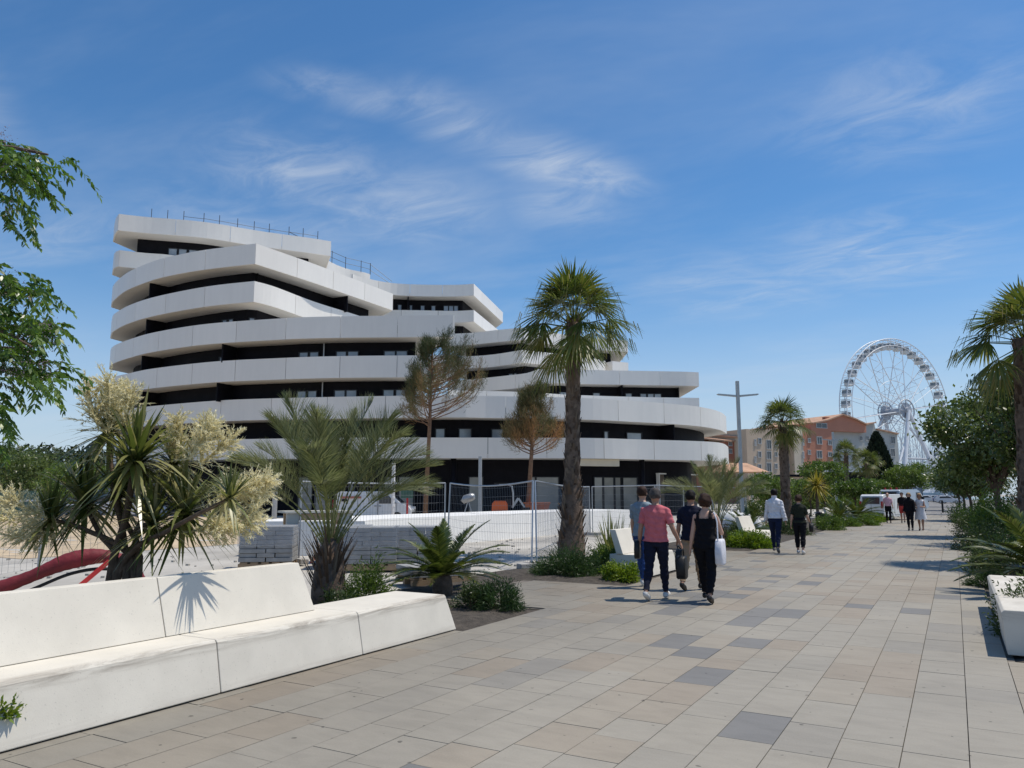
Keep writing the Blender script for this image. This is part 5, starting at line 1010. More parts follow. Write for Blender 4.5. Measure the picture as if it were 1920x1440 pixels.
yt = thing('yucca_tree', 'small yucca with yellow striped leaves left of the second lamp', 'shrub', base_d(1531, 46)); q = at_d(1531, 912, 46); MB().tube([yt.location, q], [.1, .07], 8).build('trunk', m_wbark, yt); rosette(yt, q, 'yucca', 60, 1.35)
# ---- shrubs
def shrub(label, base, rx, ry, h, m, n, L, w, clumps=22, kind='leaf', z0=.0, name='shrub', droop=.1, nseg=2, stems=True, cat='shrub', group=None):
    base = Vector(base); t = thing(name, label, cat, base, group=group); c = rdir(clumps, -.15, 1)*RNG.uniform(.55, 1, clumps)[:, None]; ci = RNG.integers(0, clumps, n)
    P = c[ci]+RNG.normal(size=(n, 3))*.17; P[:, 2] = np.abs(P[:, 2]); out = nrm(P+np.array((0, 0, .25))); P = P*np.array((rx, ry, h))*.88; P[:, 2] += z0; P += np.array(base)
    lv = LV(); sh = np.clip((RNG.random(n)*.7+.3*(ci % 3)/2), 0, 1); lv.add(P, nrm(out+RNG.normal(size=(n, 3))*.55), RNG.uniform(.7, 1.2, n)*L, RNG.uniform(.8, 1.2, n)*w, nseg, kind, droop, None, sh); lv.build('foliage', m, t)
    if stems:
        s_ = MB()
        for i in range(min(clumps, 12)): e_ = base+Vector(c[i]*np.array((rx, ry, h))*.8)+Vector((0, 0, z0)); s_.tube([base+Vector((random.uniform(-.05, .05), random.uniform(-.05, .05), -.05)), base.lerp(e_, .5)+Vector((0, 0, .03)), e_], [.014, .01, .005], 5)
        s_.build('stems', m_wbark, t, kind='stuff')
    return t
shrub('feathery mid-green shrub between the feathery palm and the cycad', base_d(692, 11.6), .42, .42, .80, m_bush, 5200, .075, .014, 26)
shrub('thin dark shrub at the foot of the feathery palm', base_d(642, 10.8), .25, .3, .42, m_dbush, 1500, .07, .02, 14)
shrub('dark twiggy shrub under the cycad fronds by the paving', base_d(890, 11.7), .34, .34, .42, m_dbush, 3200, .05, .018, 20); shrub('soft green shrub at the edge of the paving right of the cycad', base_d(935, 11.6), .34, .34, .44, m_rose, 5200, .075, .010, 22)
shrub('dark twiggy shrub behind the bench under the cabbage tree', base_d(385, 9.2), .55, .45, .75, m_dbush, 3800, .06, .022, 26); shrub('thin dark shrub behind the bench left of the timber frame', base_d(480, 9.6), .35, .35, .45, m_dbush, 1600, .055, .02, 16)
shrub('dark rosemary-like shrub at the foot of the tall fan palm', base_d(1062, 16.6), .72, .6, .62, m_rose, 9000, .10, .011, 34); shrub('bright green leafy shrub beside the person in jeans', base_d(1165, 15.7), .44, .4, .40, m_bright, 5000, .055, .028, 26); shrub('grey-green leafy shrub below the flax beside the bench', base_d(1135, 17.0), .5, .45, .55, m_bush, 4200, .06, .026, 26)
shrub('bright yellow-green ground cover mound before the third bench', base_d(1400, 25.2), .86, .75, .50, m_bright, 9000, .075, .038, 40)
pt_ = thing('potted_plant', 'small bright green plant in a grey pot at the lower left corner', 'potted plant', at_z(-10, 1404)); q = pt_.location
MB().tube([q, q+Vector((0, 0, .02)), q+Vector((0, 0, .13)), q+Vector((0, 0, .15))], [.07, .08, .105, .11], 20).build('pot', mat('pot_grey', (.18, .19, .2), .5, .1, 4), pt_, smooth=False)
lv = LV(); n = 900; P = rdir(n, -.3, 1)*RNG.uniform(.4, 1, n)[:, None]*np.array((.135, .135, .12))+np.array(q)+np.array((0, 0, .22)); lv.add(P, nrm(P-np.array(q)-np.array((0, 0, .15))+RNG.normal(size=(n, 3))*.06), RNG.uniform(.04, .07, n), RNG.uniform(.016, .026, n), 2, 'leaf', .1); lv.build('foliage', m_bright, pt_)
s_ = MB(); [s_.tube([q+Vector((0, 0, .12)), q+Vector((random.uniform(-.08, .08), random.uniform(-.08, .08), .32))], .005, 5) for _ in range(9)]; s_.build('stems', m_wbark, pt_, kind='stuff')
rshr = [('green shrub on the right bed just outside the near bench', 2010, 12.5, .8, .8, .9, m_bush, 4000, .07, .028), ('dark broad shrub on the right bed beyond the fan palm', 2000, 21, 1.2, 1.2, 1.3, m_dbush, 5000, .09, .03), ('low dark shrub beside the right-hand bench end', 1838, 14.6, .34, .35, .34, m_rose, 2800, .07, .012), ('large dark shrub overhanging the right-hand bench', 1935, 9.6, .52, .6, .80, m_dbush, 6000, .055, .02), ('dark rounded shrub at the promenade edge past the right bench', 1868, 17.0, .8, .9, .75, m_dbush, 7000, .07, .022),
        ('mid-green shrub at the right edge under the fan palm', 1925, 17.5, .9, .9, 1.1, m_bush, 6000, .08, .03), ('dark shrub on the right by the bollard shadows', 1835, 24, .9, 1.1, .8, m_dbush, 6000, .08, .028), ('tall green shrub on the right behind the dark mounds', 1885, 26, 1.2, 1.2, 2.0, m_bush, 8000, .10, .04), ('yellowish shrub on the right below the leafy tree', 1862, 32, 1.0, 1.0, 1.7, m_bright, 6000, .09, .035), ('dark shrub row piece near the far bollard', 1826, 36, 1.0, 1.6, 1.0, m_dbush, 6000, .10, .035), ('green shrub beneath the row of trees at right', 1815, 48, 1.3, 2.0, 1.2, m_bush, 6000, .13, .045)]
for lb, x, D, rx, ry, h, m, n, L, w in rshr: shrub(lb, base_d(x, D), rx, ry, h, m, n, L, w, 30)
for lb, x, D, rx, ry, h, m, n, L, w in [('green shrub beside the litter bin', 1552, 37.5, .8, .7, .7, m_bush, 4000, .08, .03), ('dark low shrub behind the person in the white shirt', 1478, 33, .9, .9, .6, m_dbush, 4000, .08, .03), ('leafy shrub in front of the fourth bench', 1618, 43, .7, .7, .55, m_bush, 3500, .09, .035), ('shrub left of the farthest bench', 1648, 54, .9, .8, .8, m_dbush, 3500, .1, .04),
        ('wild green shrub behind the mesh fence at the lamp post', 1440, 60, 2.6, 2.0, 1.5, m_tree2, 6000, .2, .08), ('hedge shrub below the beige house', 1500, 95, 5, 2.5, 1.9, m_tree2, 7000, .3, .12), ('hedge shrub below the white shop canopy', 1560, 92, 5, 2.5, 1.8, m_tree2, 7000, .3, .12), ('pale shrub left of the white vans', 1610, 70, 2.2, 1.6, 2.0, m_bush, 5000, .2, .08)]: shrub(lb, base_d(x, D), rx, ry, h, m, n, L, w, 34)
for lb, x, D, rx, ry, h, m, n, L, w in [('low green mound of leaves behind the second bench', 1235, 18.6, .6, .5, .4, m_bush, 3000, .06, .026), ('leafy green mound at the foot of the small feathery palm', 1338, 25.6, .8, .7, .55, m_bush, 4500, .07, .03), ('dark green mound behind the ground cover', 1380, 27.2, .6, .6, .7, m_dbush, 3500, .07, .025), ('low spreading shrub before the fan palm by the lamp', 1462, 36, 1.0, .9, .5, m_bush, 4000, .09, .032), ('long low green shrub left of the fourth bench', 1590, 42, .6, 1.2, .45, m_bush, 3500, .09, .035), ('yellow-green low shrub between the far benches', 1634, 48, .8, 1.4, .55, m_bright, 3500, .1, .04)]: shrub(lb, base_d(x, D), rx, ry, h, m, n, L, w, 26)
c2_ = thing('cabbage_tree', 'flowering cabbage tree on the right bed with pale plumes', 'shrub', base_d(1868, 33)); q = at_d(1868, 895, 33); MB().tube([c2_.location, q], [.12, .08], 8).build('stem', m_wbark, c2_); rosette(c2_, q, 'cord', 50, 1.4)
for dx, dy in ((-.7, .5), (.1, .9), (.8, .5), (.3, .2)): panicle(c2_, q, np.array(RT)*dx+np.array((0, 0, 1.))*dy, 1.0)
# ---- trees
def tree(name, label, base, trunk_h, crown, m, n, L, w, r=.14, clumps=46, kind='leaf', group=None, spread=.2):
    base = Vector(base); t = thing(name, label, 'tree', base, group=group); cz, rx, ry, rz_ = crown; top = base+Vector((0, 0, trunk_h))
    MB().tube([base-Vector((0, 0, .08)), base+Vector((.05, 0, trunk_h*.5)), top, top+Vector((0, 0, rz_*.5))], [r*1.2, r, r*.8, r*.35], 10).build('trunk', m_wbark, t, smooth=True)
    c = rdir(clumps)*RNG.uniform(.35, 1, clumps)[:, None]**.6; c = c*np.array((rx, ry, rz_))+np.array(base)+np.array((0, 0, cz)); lb = MB()
    for i in range(0, clumps, 2): e_ = Vector(c[i]); lb.tube([top-Vector((0, 0, random.uniform(0, .25)*trunk_h)), top.lerp(e_, .5)+Vector((0, 0, .12*rz_)), e_], [r*.4, r*.22, r*.06], 5)
    lb.build('limbs', m_wbark, t, kind='stuff')
    ci = RNG.integers(0, clumps, n); P = c[ci]+RNG.normal(size=(n, 3))*np.array((rx, ry, rz_))*spread; lv = LV(); lv.add(P, nrm(rdir(n)+np.array((0, 0, -.15))), RNG.uniform(.7, 1.2, n)*L, RNG.uniform(.8, 1.2, n)*w, 2, kind, .1, None, np.clip(RNG.random(n)*.75+.25*(ci % 4)/3, 0, 1)); lv.build('crown', m, t); return t
tree('leafy_tree', 'large leafy tree on the right in front of the wheel', base_d(1868, 31), 2.2, (4.1, 2.3, 1.9, 1.7), m_tree2, 9000, .20, .10, .13, 60, spread=.13)
tree('leafy_tree', 'second leafy tree at the right edge behind the fan palm', base_d(1935, 26), 2.2, (4.4, 1.7, 1.7, 1.5), m_tree2, 7000, .18, .09, .12, 50, spread=.14)
for i, (x, D, h, rx, rz_) in enumerate([(1840, 50, 3.4, 2.3, 1.5), (1818, 66, 3.4, 2.6, 1.6), (1806, 84, 3.6, 2.9, 1.8), (1797, 108, 3.8, 3.2, 2.0)]): tree('roadside_tree', ['nearest rounded tree in the right-hand row', 'second rounded tree in the right-hand row', 'third rounded tree in the right-hand row', 'farthest rounded tree in the right-hand row by the road'][i], base_d(x, D), 1.6, (h, rx, rx, rz_), m_tree2, 7000, .24+D*.001, .12, .12, 50, group='trees along the right of the road', spread=.15)
for x, D, lb in ((1706, 96, 'round green tree at the end of the road left of the wheel legs'),): tree('roadside_tree', lb, base_d(x, D), 1.7, (3.9, 2.9, 2.9, 1.6), m_bush, 7000, .28, .13, .12, 46, spread=.16)
for x, D, h, lb in ((1438, 52, 2.2, 'thin young tree behind the fence near the tall lamp'), (1545, 58, 3.3, 'young umbrella-shaped tree before the red house'), (1518, 62, 2.1, 'young green tree behind the yellow yucca'), (1602, 62, 2.2, 'young green tree between the two smaller fan palms'), (1640, 84, 2.6, 'green tree below the cypress')): tree('young_tree', lb, base_d(x, D), h*.62, (h, 1.7, 1.7, .75), m_bush, 3800, .20, .09, .06, 34, group='young trees in the left bed', spread=.17)
def cypress(label, base, h, r, n=5200):
    base = Vector(base); t = thing('cypress', label, 'tree', base); MB().tube([base-Vector((0, 0, .05)), base+Vector((0, 0, h*.9))], [.18, .03], 8).build('trunk', m_wbark, t); k = RNG.random(n); a = RNG.uniform(0, 2*np.pi, n); rr_ = r*np.sin(np.pi*np.clip(k*.93+.07, 0, 1)**.75)**.8*RNG.uniform(.72, 1.05, n); P = np.stack((np.cos(a)*rr_, np.sin(a)*rr_, .25+k*(h-.25)), 1)+np.array(base)
    lv = LV(); lv.add(P, nrm(np.stack((np.cos(a)*.35, np.sin(a)*.35, np.ones(n)), 1)+RNG.normal(size=(n, 3))*.2), h*.06, h*.022, 1, 'needle'); lv.build('crown', m_cyp, t)
p = base_d(1650, 98); cypress('dark narrow cypress in front of the grey house', p, at_d(1648, 815, 98).z, 1.75)
for x, yt_, D, lb in ((63, 852, 120, 'thin cypress farthest left before the hill'), (81, 857, 118, 'thin cypress in the middle of the far left trio'), (93, 855, 116, 'thin cypress right of the far left trio')): cypress(lb, base_d(x, D), at_d(x, yt_, D).z, .45, 1400)
tree('bushy_tree', 'olive-green bushy tree behind the cabbage tree and left of the building', base_d(140, 44), 1.2, (2.2, 1.9, 1.7, 1.5), m_bush, 5000, .20, .08, .14, 50, spread=.16); tree('bushy_tree', 'dark bushy tree at far left before the hill', base_d(20, 90), 2.0, (4.5, 6, 4, 3.2), m_tree2, 8000, .4, .18, .2, 50, spread=.16)
# ---- stressed pines
def pine(label, base, top, rx, z0, lopsided=0.0, n=64, seed=1, brown=.5):
    rs = np.random.default_rng(seed); base, top = Vector(base), Vector(top); h = top.z; t = thing('pine_tree', label, 'tree', base, group='browning pines on the site'); MB().tube([base-Vector((0, 0, .08)), base.lerp(top, .5)+Vector((.05, 0, 0)), top-Vector((0, 0, .3))], [.17, .12, .03], 10).build('trunk', m_pbark, t, smooth=True); br_ = MB(); lv = LV()
    for i in range(n):
        k = rs.random()**.85; zs = z0+(h-z0)*k*.88; az_ = rs.uniform(0, 6.283); L = rx*(1.05-.75*k)*rs.uniform(.65, 1.1)*(1+lopsided*math.cos(az_-PS)); o_ = np.array((math.cos(az_), math.sin(az_), 0)); s0 = np.array(base.lerp(top, zs/h)); s0[2] = zs; rise = rs.uniform(.6, 1.05)
        pts_ = [s0, s0+o_*L*.5+np.array((0, 0, L*.22*rise)), s0+o_*L*.88+np.array((0, 0, L*.55*rise)), s0+o_*L+np.array((0, 0, L*.95*rise))]; pp = [np.array(v) for v in spline(pts_, 9)]; br_.tube(pp, [.035*(1-j/10)+.006 for j in range(9)], 5)
        m = 190; u = 2.6+5.4*rs.random(m)**.75; j = np.minimum(u.astype(int), 7); f = (u-j)[:, None]; A = np.array(pp); P = A[j]*(1-f)+A[j+1]*f+rs.normal(size=(m, 3))*.16; tg = nrm(A[j+1]-A[j]); g_ = np.clip(.30-.40*k+brown*rs.uniform(.2, 1.1)+rs.normal(0, .12, m)-.10*(u-3)/5, 0, 1)
        lv.add(P, nrm(tg*.8+rs.normal(size=(m, 3))*.55+np.array((0, 0, .3))), rs.uniform(.22, .45, m), .026, 1, 'needle', 0, None, g_)
    br_.build('branches', m_pbark, t, kind='stuff'); lv.build('needles', m_pine, t, kind='stuff')
m_pbark = mat('pine_bark', (.20, .12, .075), .95, .35, 6, .7, 14)
PD = 50
pine('taller browning pine in front of the white building with a stray side branch', base_d(797, PD), at_d(812, 632, PD), 3.1, at_d(797, 800, PD).z, .35, 84, 3, .36); pine('smaller browning pine between the taller pine and the fan palm', base_d(988, PD), at_d(1003, 718, PD), 1.95, at_d(988, 855, PD).z, .1, 72, 5, .48)
# ---- chinaberry overhanging from the left
ml = thing('chinaberry_tree', 'chinaberry branches with lilac blossom hanging in from the upper left', 'tree', lat(-5.7, 6.6)); q = ml.location
MB().tube(spline([q-Vector((0, 0, .1)), q+Vector((.05, 0, 1.5)), q+Vector((.15, .05, 3.0)), q+Vector((.4, .1, 4.6))], 12), [.16-.007*k for k in range(12)], 10).build('trunk', m_wbark, ml, smooth=True)
lv = LV(); fl = LV(); bz = MB(); rs = np.random.default_rng(21)
def mp_(x, y, D=6.5): return at_d(x, y, D)
for (x0, y0, x1, y1, zs) in [(-260, 420, 40, 300, 2.9), (-300, 640, 40, 545, 2.2), (-280, 860, 15, 790, 1.4), (-260, 560, 60, 650, 2.4), (-200, 300, 90, 290, 3.1), (-220, 700, 75, 660, 2.3)]:
    s0 = mp_(x0, y0); e_ = mp_(x1, y1, 6.5+rs.uniform(-.3, .3)); bz.tube(spline([q+Vector((.15, 0, zs)), s0, s0.lerp(e_, .6)+Vector((0, 0, .1)), e_], 10), [.05-.0045*k for k in range(10)], 6)
CL = [(25, 310, 65, 50, 22), (60, 295, 50, 30, 12), (30, 370, 40, 40, 10), (0, 285, 50, 40, 12), (0, 530, 60, 40, 24), (50, 545, 50, 34, 14), (25, 620, 60, 55, 30), (80, 620, 30, 40, 10), (55, 690, 45, 35, 14), (0, 680, 50, 50, 20), (-10, 780, 40, 34, 14), (95, 700, 26, 26, 7), (-60, 600, 80, 200, 60), (-60, 330, 70, 90, 30)]
for cx, cy, sx, sy, nn in CL:
    for i in range(nn):
        p0 = np.array(mp_(cx+rs.normal()*sx*.45, cy+rs.normal()*sy*.45, 6.5+rs.normal()*.25)); d = np.array(RT)*rs.uniform(-.35, .9)+np.array(FH)*rs.uniform(-.7, .7)+np.array((0, 0, rs.uniform(-.55, .55))); d = d/np.linalg.norm(d); L = rs.uniform(.18, .34); k = np.repeat(np.linspace(.15, 1, 11), 2); sg = np.tile((-1, 1), 11); sd = np.cross(d, (0, 0, 1.)); sd /= np.linalg.norm(sd)+1e-6
        P = p0+d*(L*k)[:, None]; P[:, 2] -= L*.55*k**2; dd = d*.5+sd*(sg*.8)[:, None]+np.array((0, 0, -.55))+rs.normal(size=(22, 3))*.25; lv.add(P, dd, rs.uniform(.050, .082, 22), rs.uniform(.022, .034, 22), 2, 'leaf', .2); lv.add([p0], d, L, .004, 2, 'thin', .55, None, .3)
    for i in range(max(3, nn//4)):
        p0 = np.array(mp_(cx+rs.normal()*sx*.35, cy+rs.normal()*sy*.35, 6.4+rs.normal()*.2)); m = 46; fl.add(p0+rs.normal(size=(m, 3))*np.array((.05, .05, .045)), rdir(m), rs.uniform(.010, .018, m), .009, 1, 'needle')
lv.build('foliage', m_melia, ml); fl.build('blossom', m_lilac, ml, kind='stuff'); bz.build('limbs', m_wbark, ml, kind='stuff')
# ================================================================== PEOPLE
SKIN = mat('skin_light', (.50, .30, .215), .55, .06, 8, spec=.35); SKIN2 = mat('skin_tan', (.36, .20, .135), .55, .06, 8, spec=.35)
def cloth(name, c, v=.12): return mat(name, c, .85, v, 14, .4, 90, spec=.2)
H_DARK = mat('hair_dark', (.012, .009, .008), .5, .4, 40, .5, 120, spec=.12); H_GREY = mat('hair_greying', (.075, .065, .06), .6, .4, 40, .5, 120, spec=.12); H_BROWN = mat('hair_brown', (.04, .02, .013), .5, .4, 40, .5, 120, spec=.12); H_BLOND = mat('hair_blond', (.30, .20, .10), .55, .3, 40, .5, 120, spec=.12)
def seg_tube(b, p0, p1, r0, r1, n=10, k=5, mid=None):
    pts = []; rs = []
    for i in range(k+1):
        t = i/k; pts.append(p0.lerp(p1, t)); rs.append(r0+(r1-r0)*t+(mid or 0)*math.sin(math.pi*min(1, t*1.6)))
    b.tube(pts, rs, n); b.ell(p0, (rs[0],)*3, n, 6); b.ell(p1, (rs[-1],)*3, n, 6)
def torso_rings(b, rings, n=20):
    vs = []
    for x, y, z, w, d in rings:
        for j in range(n):
            a = 2*math.pi*j/n; c, s_ = math.cos(a), math.sin(a); vs.append((x+w*math.copysign(abs(c)**.8, c), y+d*math.copysign(abs(s_)**.85, s_), z))
    m = len(rings); b.add(vs, [(i*n+j, i*n+(j+1) % n, (i+1)*n+(j+1) % n, (i+1)*n+j) for i in range(m-1) for j in range(n)]+[tuple(range(n-1, -1, -1)), tuple((m-1)*n+j for j in range(n))])
def person(label, loc, H, rz, legs, arms, skin, garments, hair, hairmat, w=1.0, hip=1.0, belly=0.0, lean=0.0, headyaw=0.0, shoes=None, voxel=.012, face=False):
    s = H/1.74; b = MB(); caps = []
    def cap(p0, p1, r0, r1, tg): caps.append((np.array(p0), np.array(p1), (r0+r1)/2, tg))
    legL, legR = legs; hz = .90*s; foots = []
    def leg(a, kb, sx):
        hp = Vector((sx*.088*s*hip, 0, 0)); d1 = Vector((0, math.sin(a), -math.cos(a))); kn = hp+d1*.425*s; a2 = a-kb; an = kn+Vector((0, math.sin(a2), -math.cos(a2)))*.405*s; return hp, kn, an, a2
    LG = [leg(R(legL[0]), R(legL[1]), -1), leg(R(legR[0]), R(legR[1]), 1)]
    # the sole of the lower foot rests on the ground
    lows = []
    for (hp, kn, an, a2), lg in zip(LG, legs):
        pitch = R(lg[2]) if len(lg) > 2 else 0; heel = an+Vector((0, -.055*s*math.cos(pitch)+.075*s*math.sin(pitch), -.075*s*math.cos(pitch)-.055*s*math.sin(pitch)*0)); toe = an+Vector((0, .17*s*math.cos(pitch)+.0, -.075*s+.17*s*math.sin(pitch))); lows.append(min(an.z-.085*s, toe.z-.02*s, heel.z-.02*s))
    up = Vector((0, 0, -min(lows)))
    for i, ((hp, kn, an, a2), lg) in enumerate(zip(LG, legs)):
        sd = 'LR'[i]; hp, kn, an = hp+up, kn+up, an+up; pitch = R(lg[2]) if len(lg) > 2 else 0
        seg_tube(b, hp, kn, .092*s*hip*w**.5, .056*s*w**.4, 12, 5, .008*s); seg_tube(b, kn, an, .054*s*w**.3, .036*s, 12, 6, .014*s)
        cp_, sp_ = math.cos(pitch), math.sin(pitch); hl = an+Vector((0, -.045*s*cp_, -.05*s)); bl = an+Vector((0, .10*s*cp_, -.055*s+.10*s*sp_)); te = an+Vector((0, .17*s*cp_, -.062*s+.17*s*sp_))
        seg_tube(b, hl, bl, .036*s, .042*s, 10, 3); seg_tube(b, bl, te, .041*s, .026*s, 10, 3); seg_tube(b, an, hl, .038*s, .036*s, 10, 2)
        cap(hp, kn, .085*s, .06*s, 'thigh'+sd); cap(kn, an-Vector((0, 0, .0)), .055*s, .045*s, 'shin'+sd); cap(hl, te, .045*s, .045*s, 'foot'+sd)
    pz = up.z; rings = [(-.075, .120, .105), (-.03, .155, .115), (.04, .165*hip, .120), (.11, .158*hip*w**.5, .112+belly*.4), (.20, .142*w, .100+belly), (.30, .150*w, .108+belly*.7), (.40, .165*w, .115), (.48, .176*w, .108), (.535, .165*w, .088), (.57, .105, .070), (.60, .062, .060)]
    def spine(z): return Vector((0, math.tan(lean)*max(0, z), pz+z*s)) if True else None
    torso_rings(b, [(0, spine(z).y, pz+z*s, ww*s, dd*s) for z, ww, dd in rings])
    cap((0, 0, pz-.02*s), spine(.56), .14*s, .14*s, 'torso'); nb = spine(.58); hc = nb+Vector((0, .02*s+math.tan(lean)*.1, .165*s))
    for sx in (-.09, .09): caps.append((np.array((sx*s, 0, pz+.05*s)), np.array((sx*s*1.1, spine(.5).y, pz+.48*s)), .09*s, 'torso'))
    seg_tube(b, nb-Vector((0, 0, .04*s)), hc-Vector((0, .0, .06*s)), .060*s, .056*s, 12, 3); cap(nb, hc-Vector((0, 0, .1*s)), .055*s, .055*s, 'neck')
    My = Matrix.Rotation(headyaw, 3, 'Z'); hd = lambda v: hc+My@Vector(v)*s
    b.ell(hc, (.080*s, .100*s, .120*s), 18, 12, My); b.ell(hd((0, .028, -.062)), (.058*s, .064*s, .066*s), 12, 8, My); b.ell(hd((0, -.025, .02)), (.083*s, .084*s, .098*s), 14, 10, My)
    b.ell(hd((0, .104, -.018)), (.013*s, .018*s, .024*s), 8, 6, My); b.ell(hd((0, .085, -.062)), (.024*s, .012*s, .010*s), 8, 6, My)
    for sx in (-1, 1): b.ell(hd((sx*.083, -.004, -.012)), (.010*s, .020*s, .031*s), 8, 6, My)
    cap(hc-Vector((0, 0, .05*s)), hc+Vector((0, 0, .05*s)), .08*s, .08*s, 'head'); hands = []
    for i, (sw, ab, eb, ein) in enumerate(arms):
        sx = -1 if i == 0 else 1; sd = 'LR'[i]; sh = spine(.485)+Vector((sx*.170*w*s, 0, 0)); a, q_ = R(sw), R(ab)
        d1 = Vector((sx*math.sin(q_), math.sin(a)*math.cos(q_), -math.cos(a)*math.cos(q_))); el = sh+d1*.285*s; a2 = a+R(eb); d2 = Vector((sx*(math.sin(q_)-math.sin(R(ein))), math.sin(a2), -math.cos(a2))).normalized(); wr = el+d2*.25*s
        seg_tube(b, sh, el, .050*s*w**.6, .040*s, 12, 4); seg_tube(b, el, wr, .040*s, .027*s, 12, 4, .005*s); cap(sh, el, .05*s, .043*s, 'uarm'+sd); cap(el, wr, .042*s, .032*s, 'farm'+sd)
        pm = wr+d2*.085*s; b.ell((wr+pm)/2, (.018*s, .040*s, .052*s), 10, 8, Matrix((Vector((1, 0, 0)), Vector((0, 1, 0)).cross(d2).cross(d2)*-1 if False else Vector((0, -d2.z, d2.y)).normalized(), -d2)).transposed()); fwd = Vector((0, -d2.z, d2.y)).normalized()
        for f_, ln in ((-.030, .058), (-.010, .074), (.010, .080), (.030, .072)): p0 = pm+fwd*f_*s-d2*.012*s; p1 = p0+d2*ln*.55*s; p2 = p1+(d2*.75-Vector((sx*.65, 0, 0)))*ln*.5*s; b.tube([p0, p1, p2], [.0095*s, .009*s, .0075*s], 7)
        th = wr+d2*.03*s+fwd*.03*s; b.tube([th, th+(d2*.6+fwd*.55)*.035*s, th+(d2*.95+fwd*.25-Vector((sx*.2, 0, 0)))*.065*s], [.012*s, .0105*s, .008*s], 7); cap(wr, pm+d2*.08*s, .035*s, .035*s, 'hand'+sd); hands.append(pm+d2*.03*s)
    tmp = bpy.data.objects.new('tmp', b.mesh('tmp', skin)); C.objects.link(tmp); rm = tmp.modifiers.new('r', 'REMESH'); rm.mode = 'VOXEL'; rm.voxel_size = voxel*s; sm = tmp.modifiers.new('s', 'SMOOTH'); sm.iterations = 4; sm.factor = .5
    dg_ = bpy.context.evaluated_depsgraph_get(); me = bpy.data.meshes.new_from_object(tmp.evaluated_get(dg_)); bpy.data.objects.remove(tmp, do_unlink=True); me.name = 'body'
    nv = len(me.vertices); V = np.empty(nv*3, np.float32); me.vertices.foreach_get('co', V); V = V.reshape(-1, 3).astype(float); NV = np.empty(nv*3, np.float32); me.vertices.foreach_get('normal', NV); NV = NV.reshape(-1, 3)
    polys = [tuple(p.vertices) for p in me.polygons]; FC = np.array([V[list(p)].mean(0) for p in polys]); FN = np.array([NV[list(p)].mean(0) for p in polys])
    best = np.full(len(FC), 1e9); tg = np.zeros(len(FC), int); tt = np.zeros(len(FC)); names = [c_[3] for c_ in caps]
    for ci, (p0, p1, r_, nm) in enumerate(caps):
        d = p1-p0; t = ((FC-p0)@d)/(d@d); tc_ = np.clip(t, 0, 1); dist = np.linalg.norm(FC-p0-tc_[:, None]*d, axis=1)-r_
        m = dist < best; best[m] = dist[m]; tg[m] = ci; tt[m] = t[m]
    me.polygons.foreach_set('use_smooth', [True]*len(me.polygons)); me.materials.clear(); me.materials.append(skin)
    root = thing('person', label, 'person', loc, rz); body = link('body', me, root, False); tn = np.array([names[i].rstrip('LR') if names[i] not in ('torso', 'neck', 'head') else names[i] for i in tg]); full = np.array(names)[tg]; hloc = (FC-np.array(hc))@np.array(My)
    def extract(name, mask, off, m, hem=None, wr=.0):
        idx = np.nonzero(mask)[0]
        if not len(idx): return
        used = sorted({v for i in idx for v in polys[i]}); mp_ = {v: k for k, v in enumerate(used)}; U = np.array(used); o_ = np.full(len(U), off)
        if hem: o_ = off+hem[1]*np.clip((hem[0]-(V[U, 2]))/(.12*s), 0, 1)
        o_ = o_+wr*np.sin(V[U, 2]*55/s+V[U, 0]*40+np.sin(V[U, 1]*30)*2)*np.sin(V[U, 0]*23-V[U, 2]*17)
        q = MB(); q.v = [tuple(v) for v in (V[U]+NV[U]*o_[:, None])]; q.f = [tuple(mp_[v] for v in polys[i]) for i in idx]; q.m = [0]*len(q.f); q.build(name, m, body, smooth=True, world=False)
    for g_ in garments:
        nm, m, off, rules = g_[:4]; mask = np.zeros(len(FC), bool)
        for r_ in rules:
            if r_[0] == 'torso': zt_ = (FC[:, 2]-pz)/(.58*s); k = ((tn == 'torso') | ((tn == 'thigh') & (FC[:, 2] > pz-.12*s))); mask |= k & (zt_ >= r_[1]) & (zt_ <= r_[2])
            elif r_[0] == 'strap': k = (tn == 'torso') | (tn == 'uarm'); zt_ = (FC[:, 2]-pz)/(.58*s); mask |= k & (np.abs(FC[:, 0]) > .075*s) & (np.abs(FC[:, 0]) < .125*s) & (zt_ > .7) & (zt_ < 1.1)
            else: k = (tn == r_[0]) | (full == r_[0]); mask |= k & (tt >= r_[1]) & (tt <= r_[2])
        extract(nm, mask, off*s, m, (pz+g_[4]*s, g_[5]*s) if len(g_) > 4 else None, .0075*s)
    for sd in 'LR':
        if shoes: extract('shoe', full == 'foot'+sd, .008*s, shoes)
    x, y, z = hloc[:, 0]/s, hloc[:, 1]/s, hloc[:, 2]/s; hd_m = (tn == 'head') | (tn == 'neck')
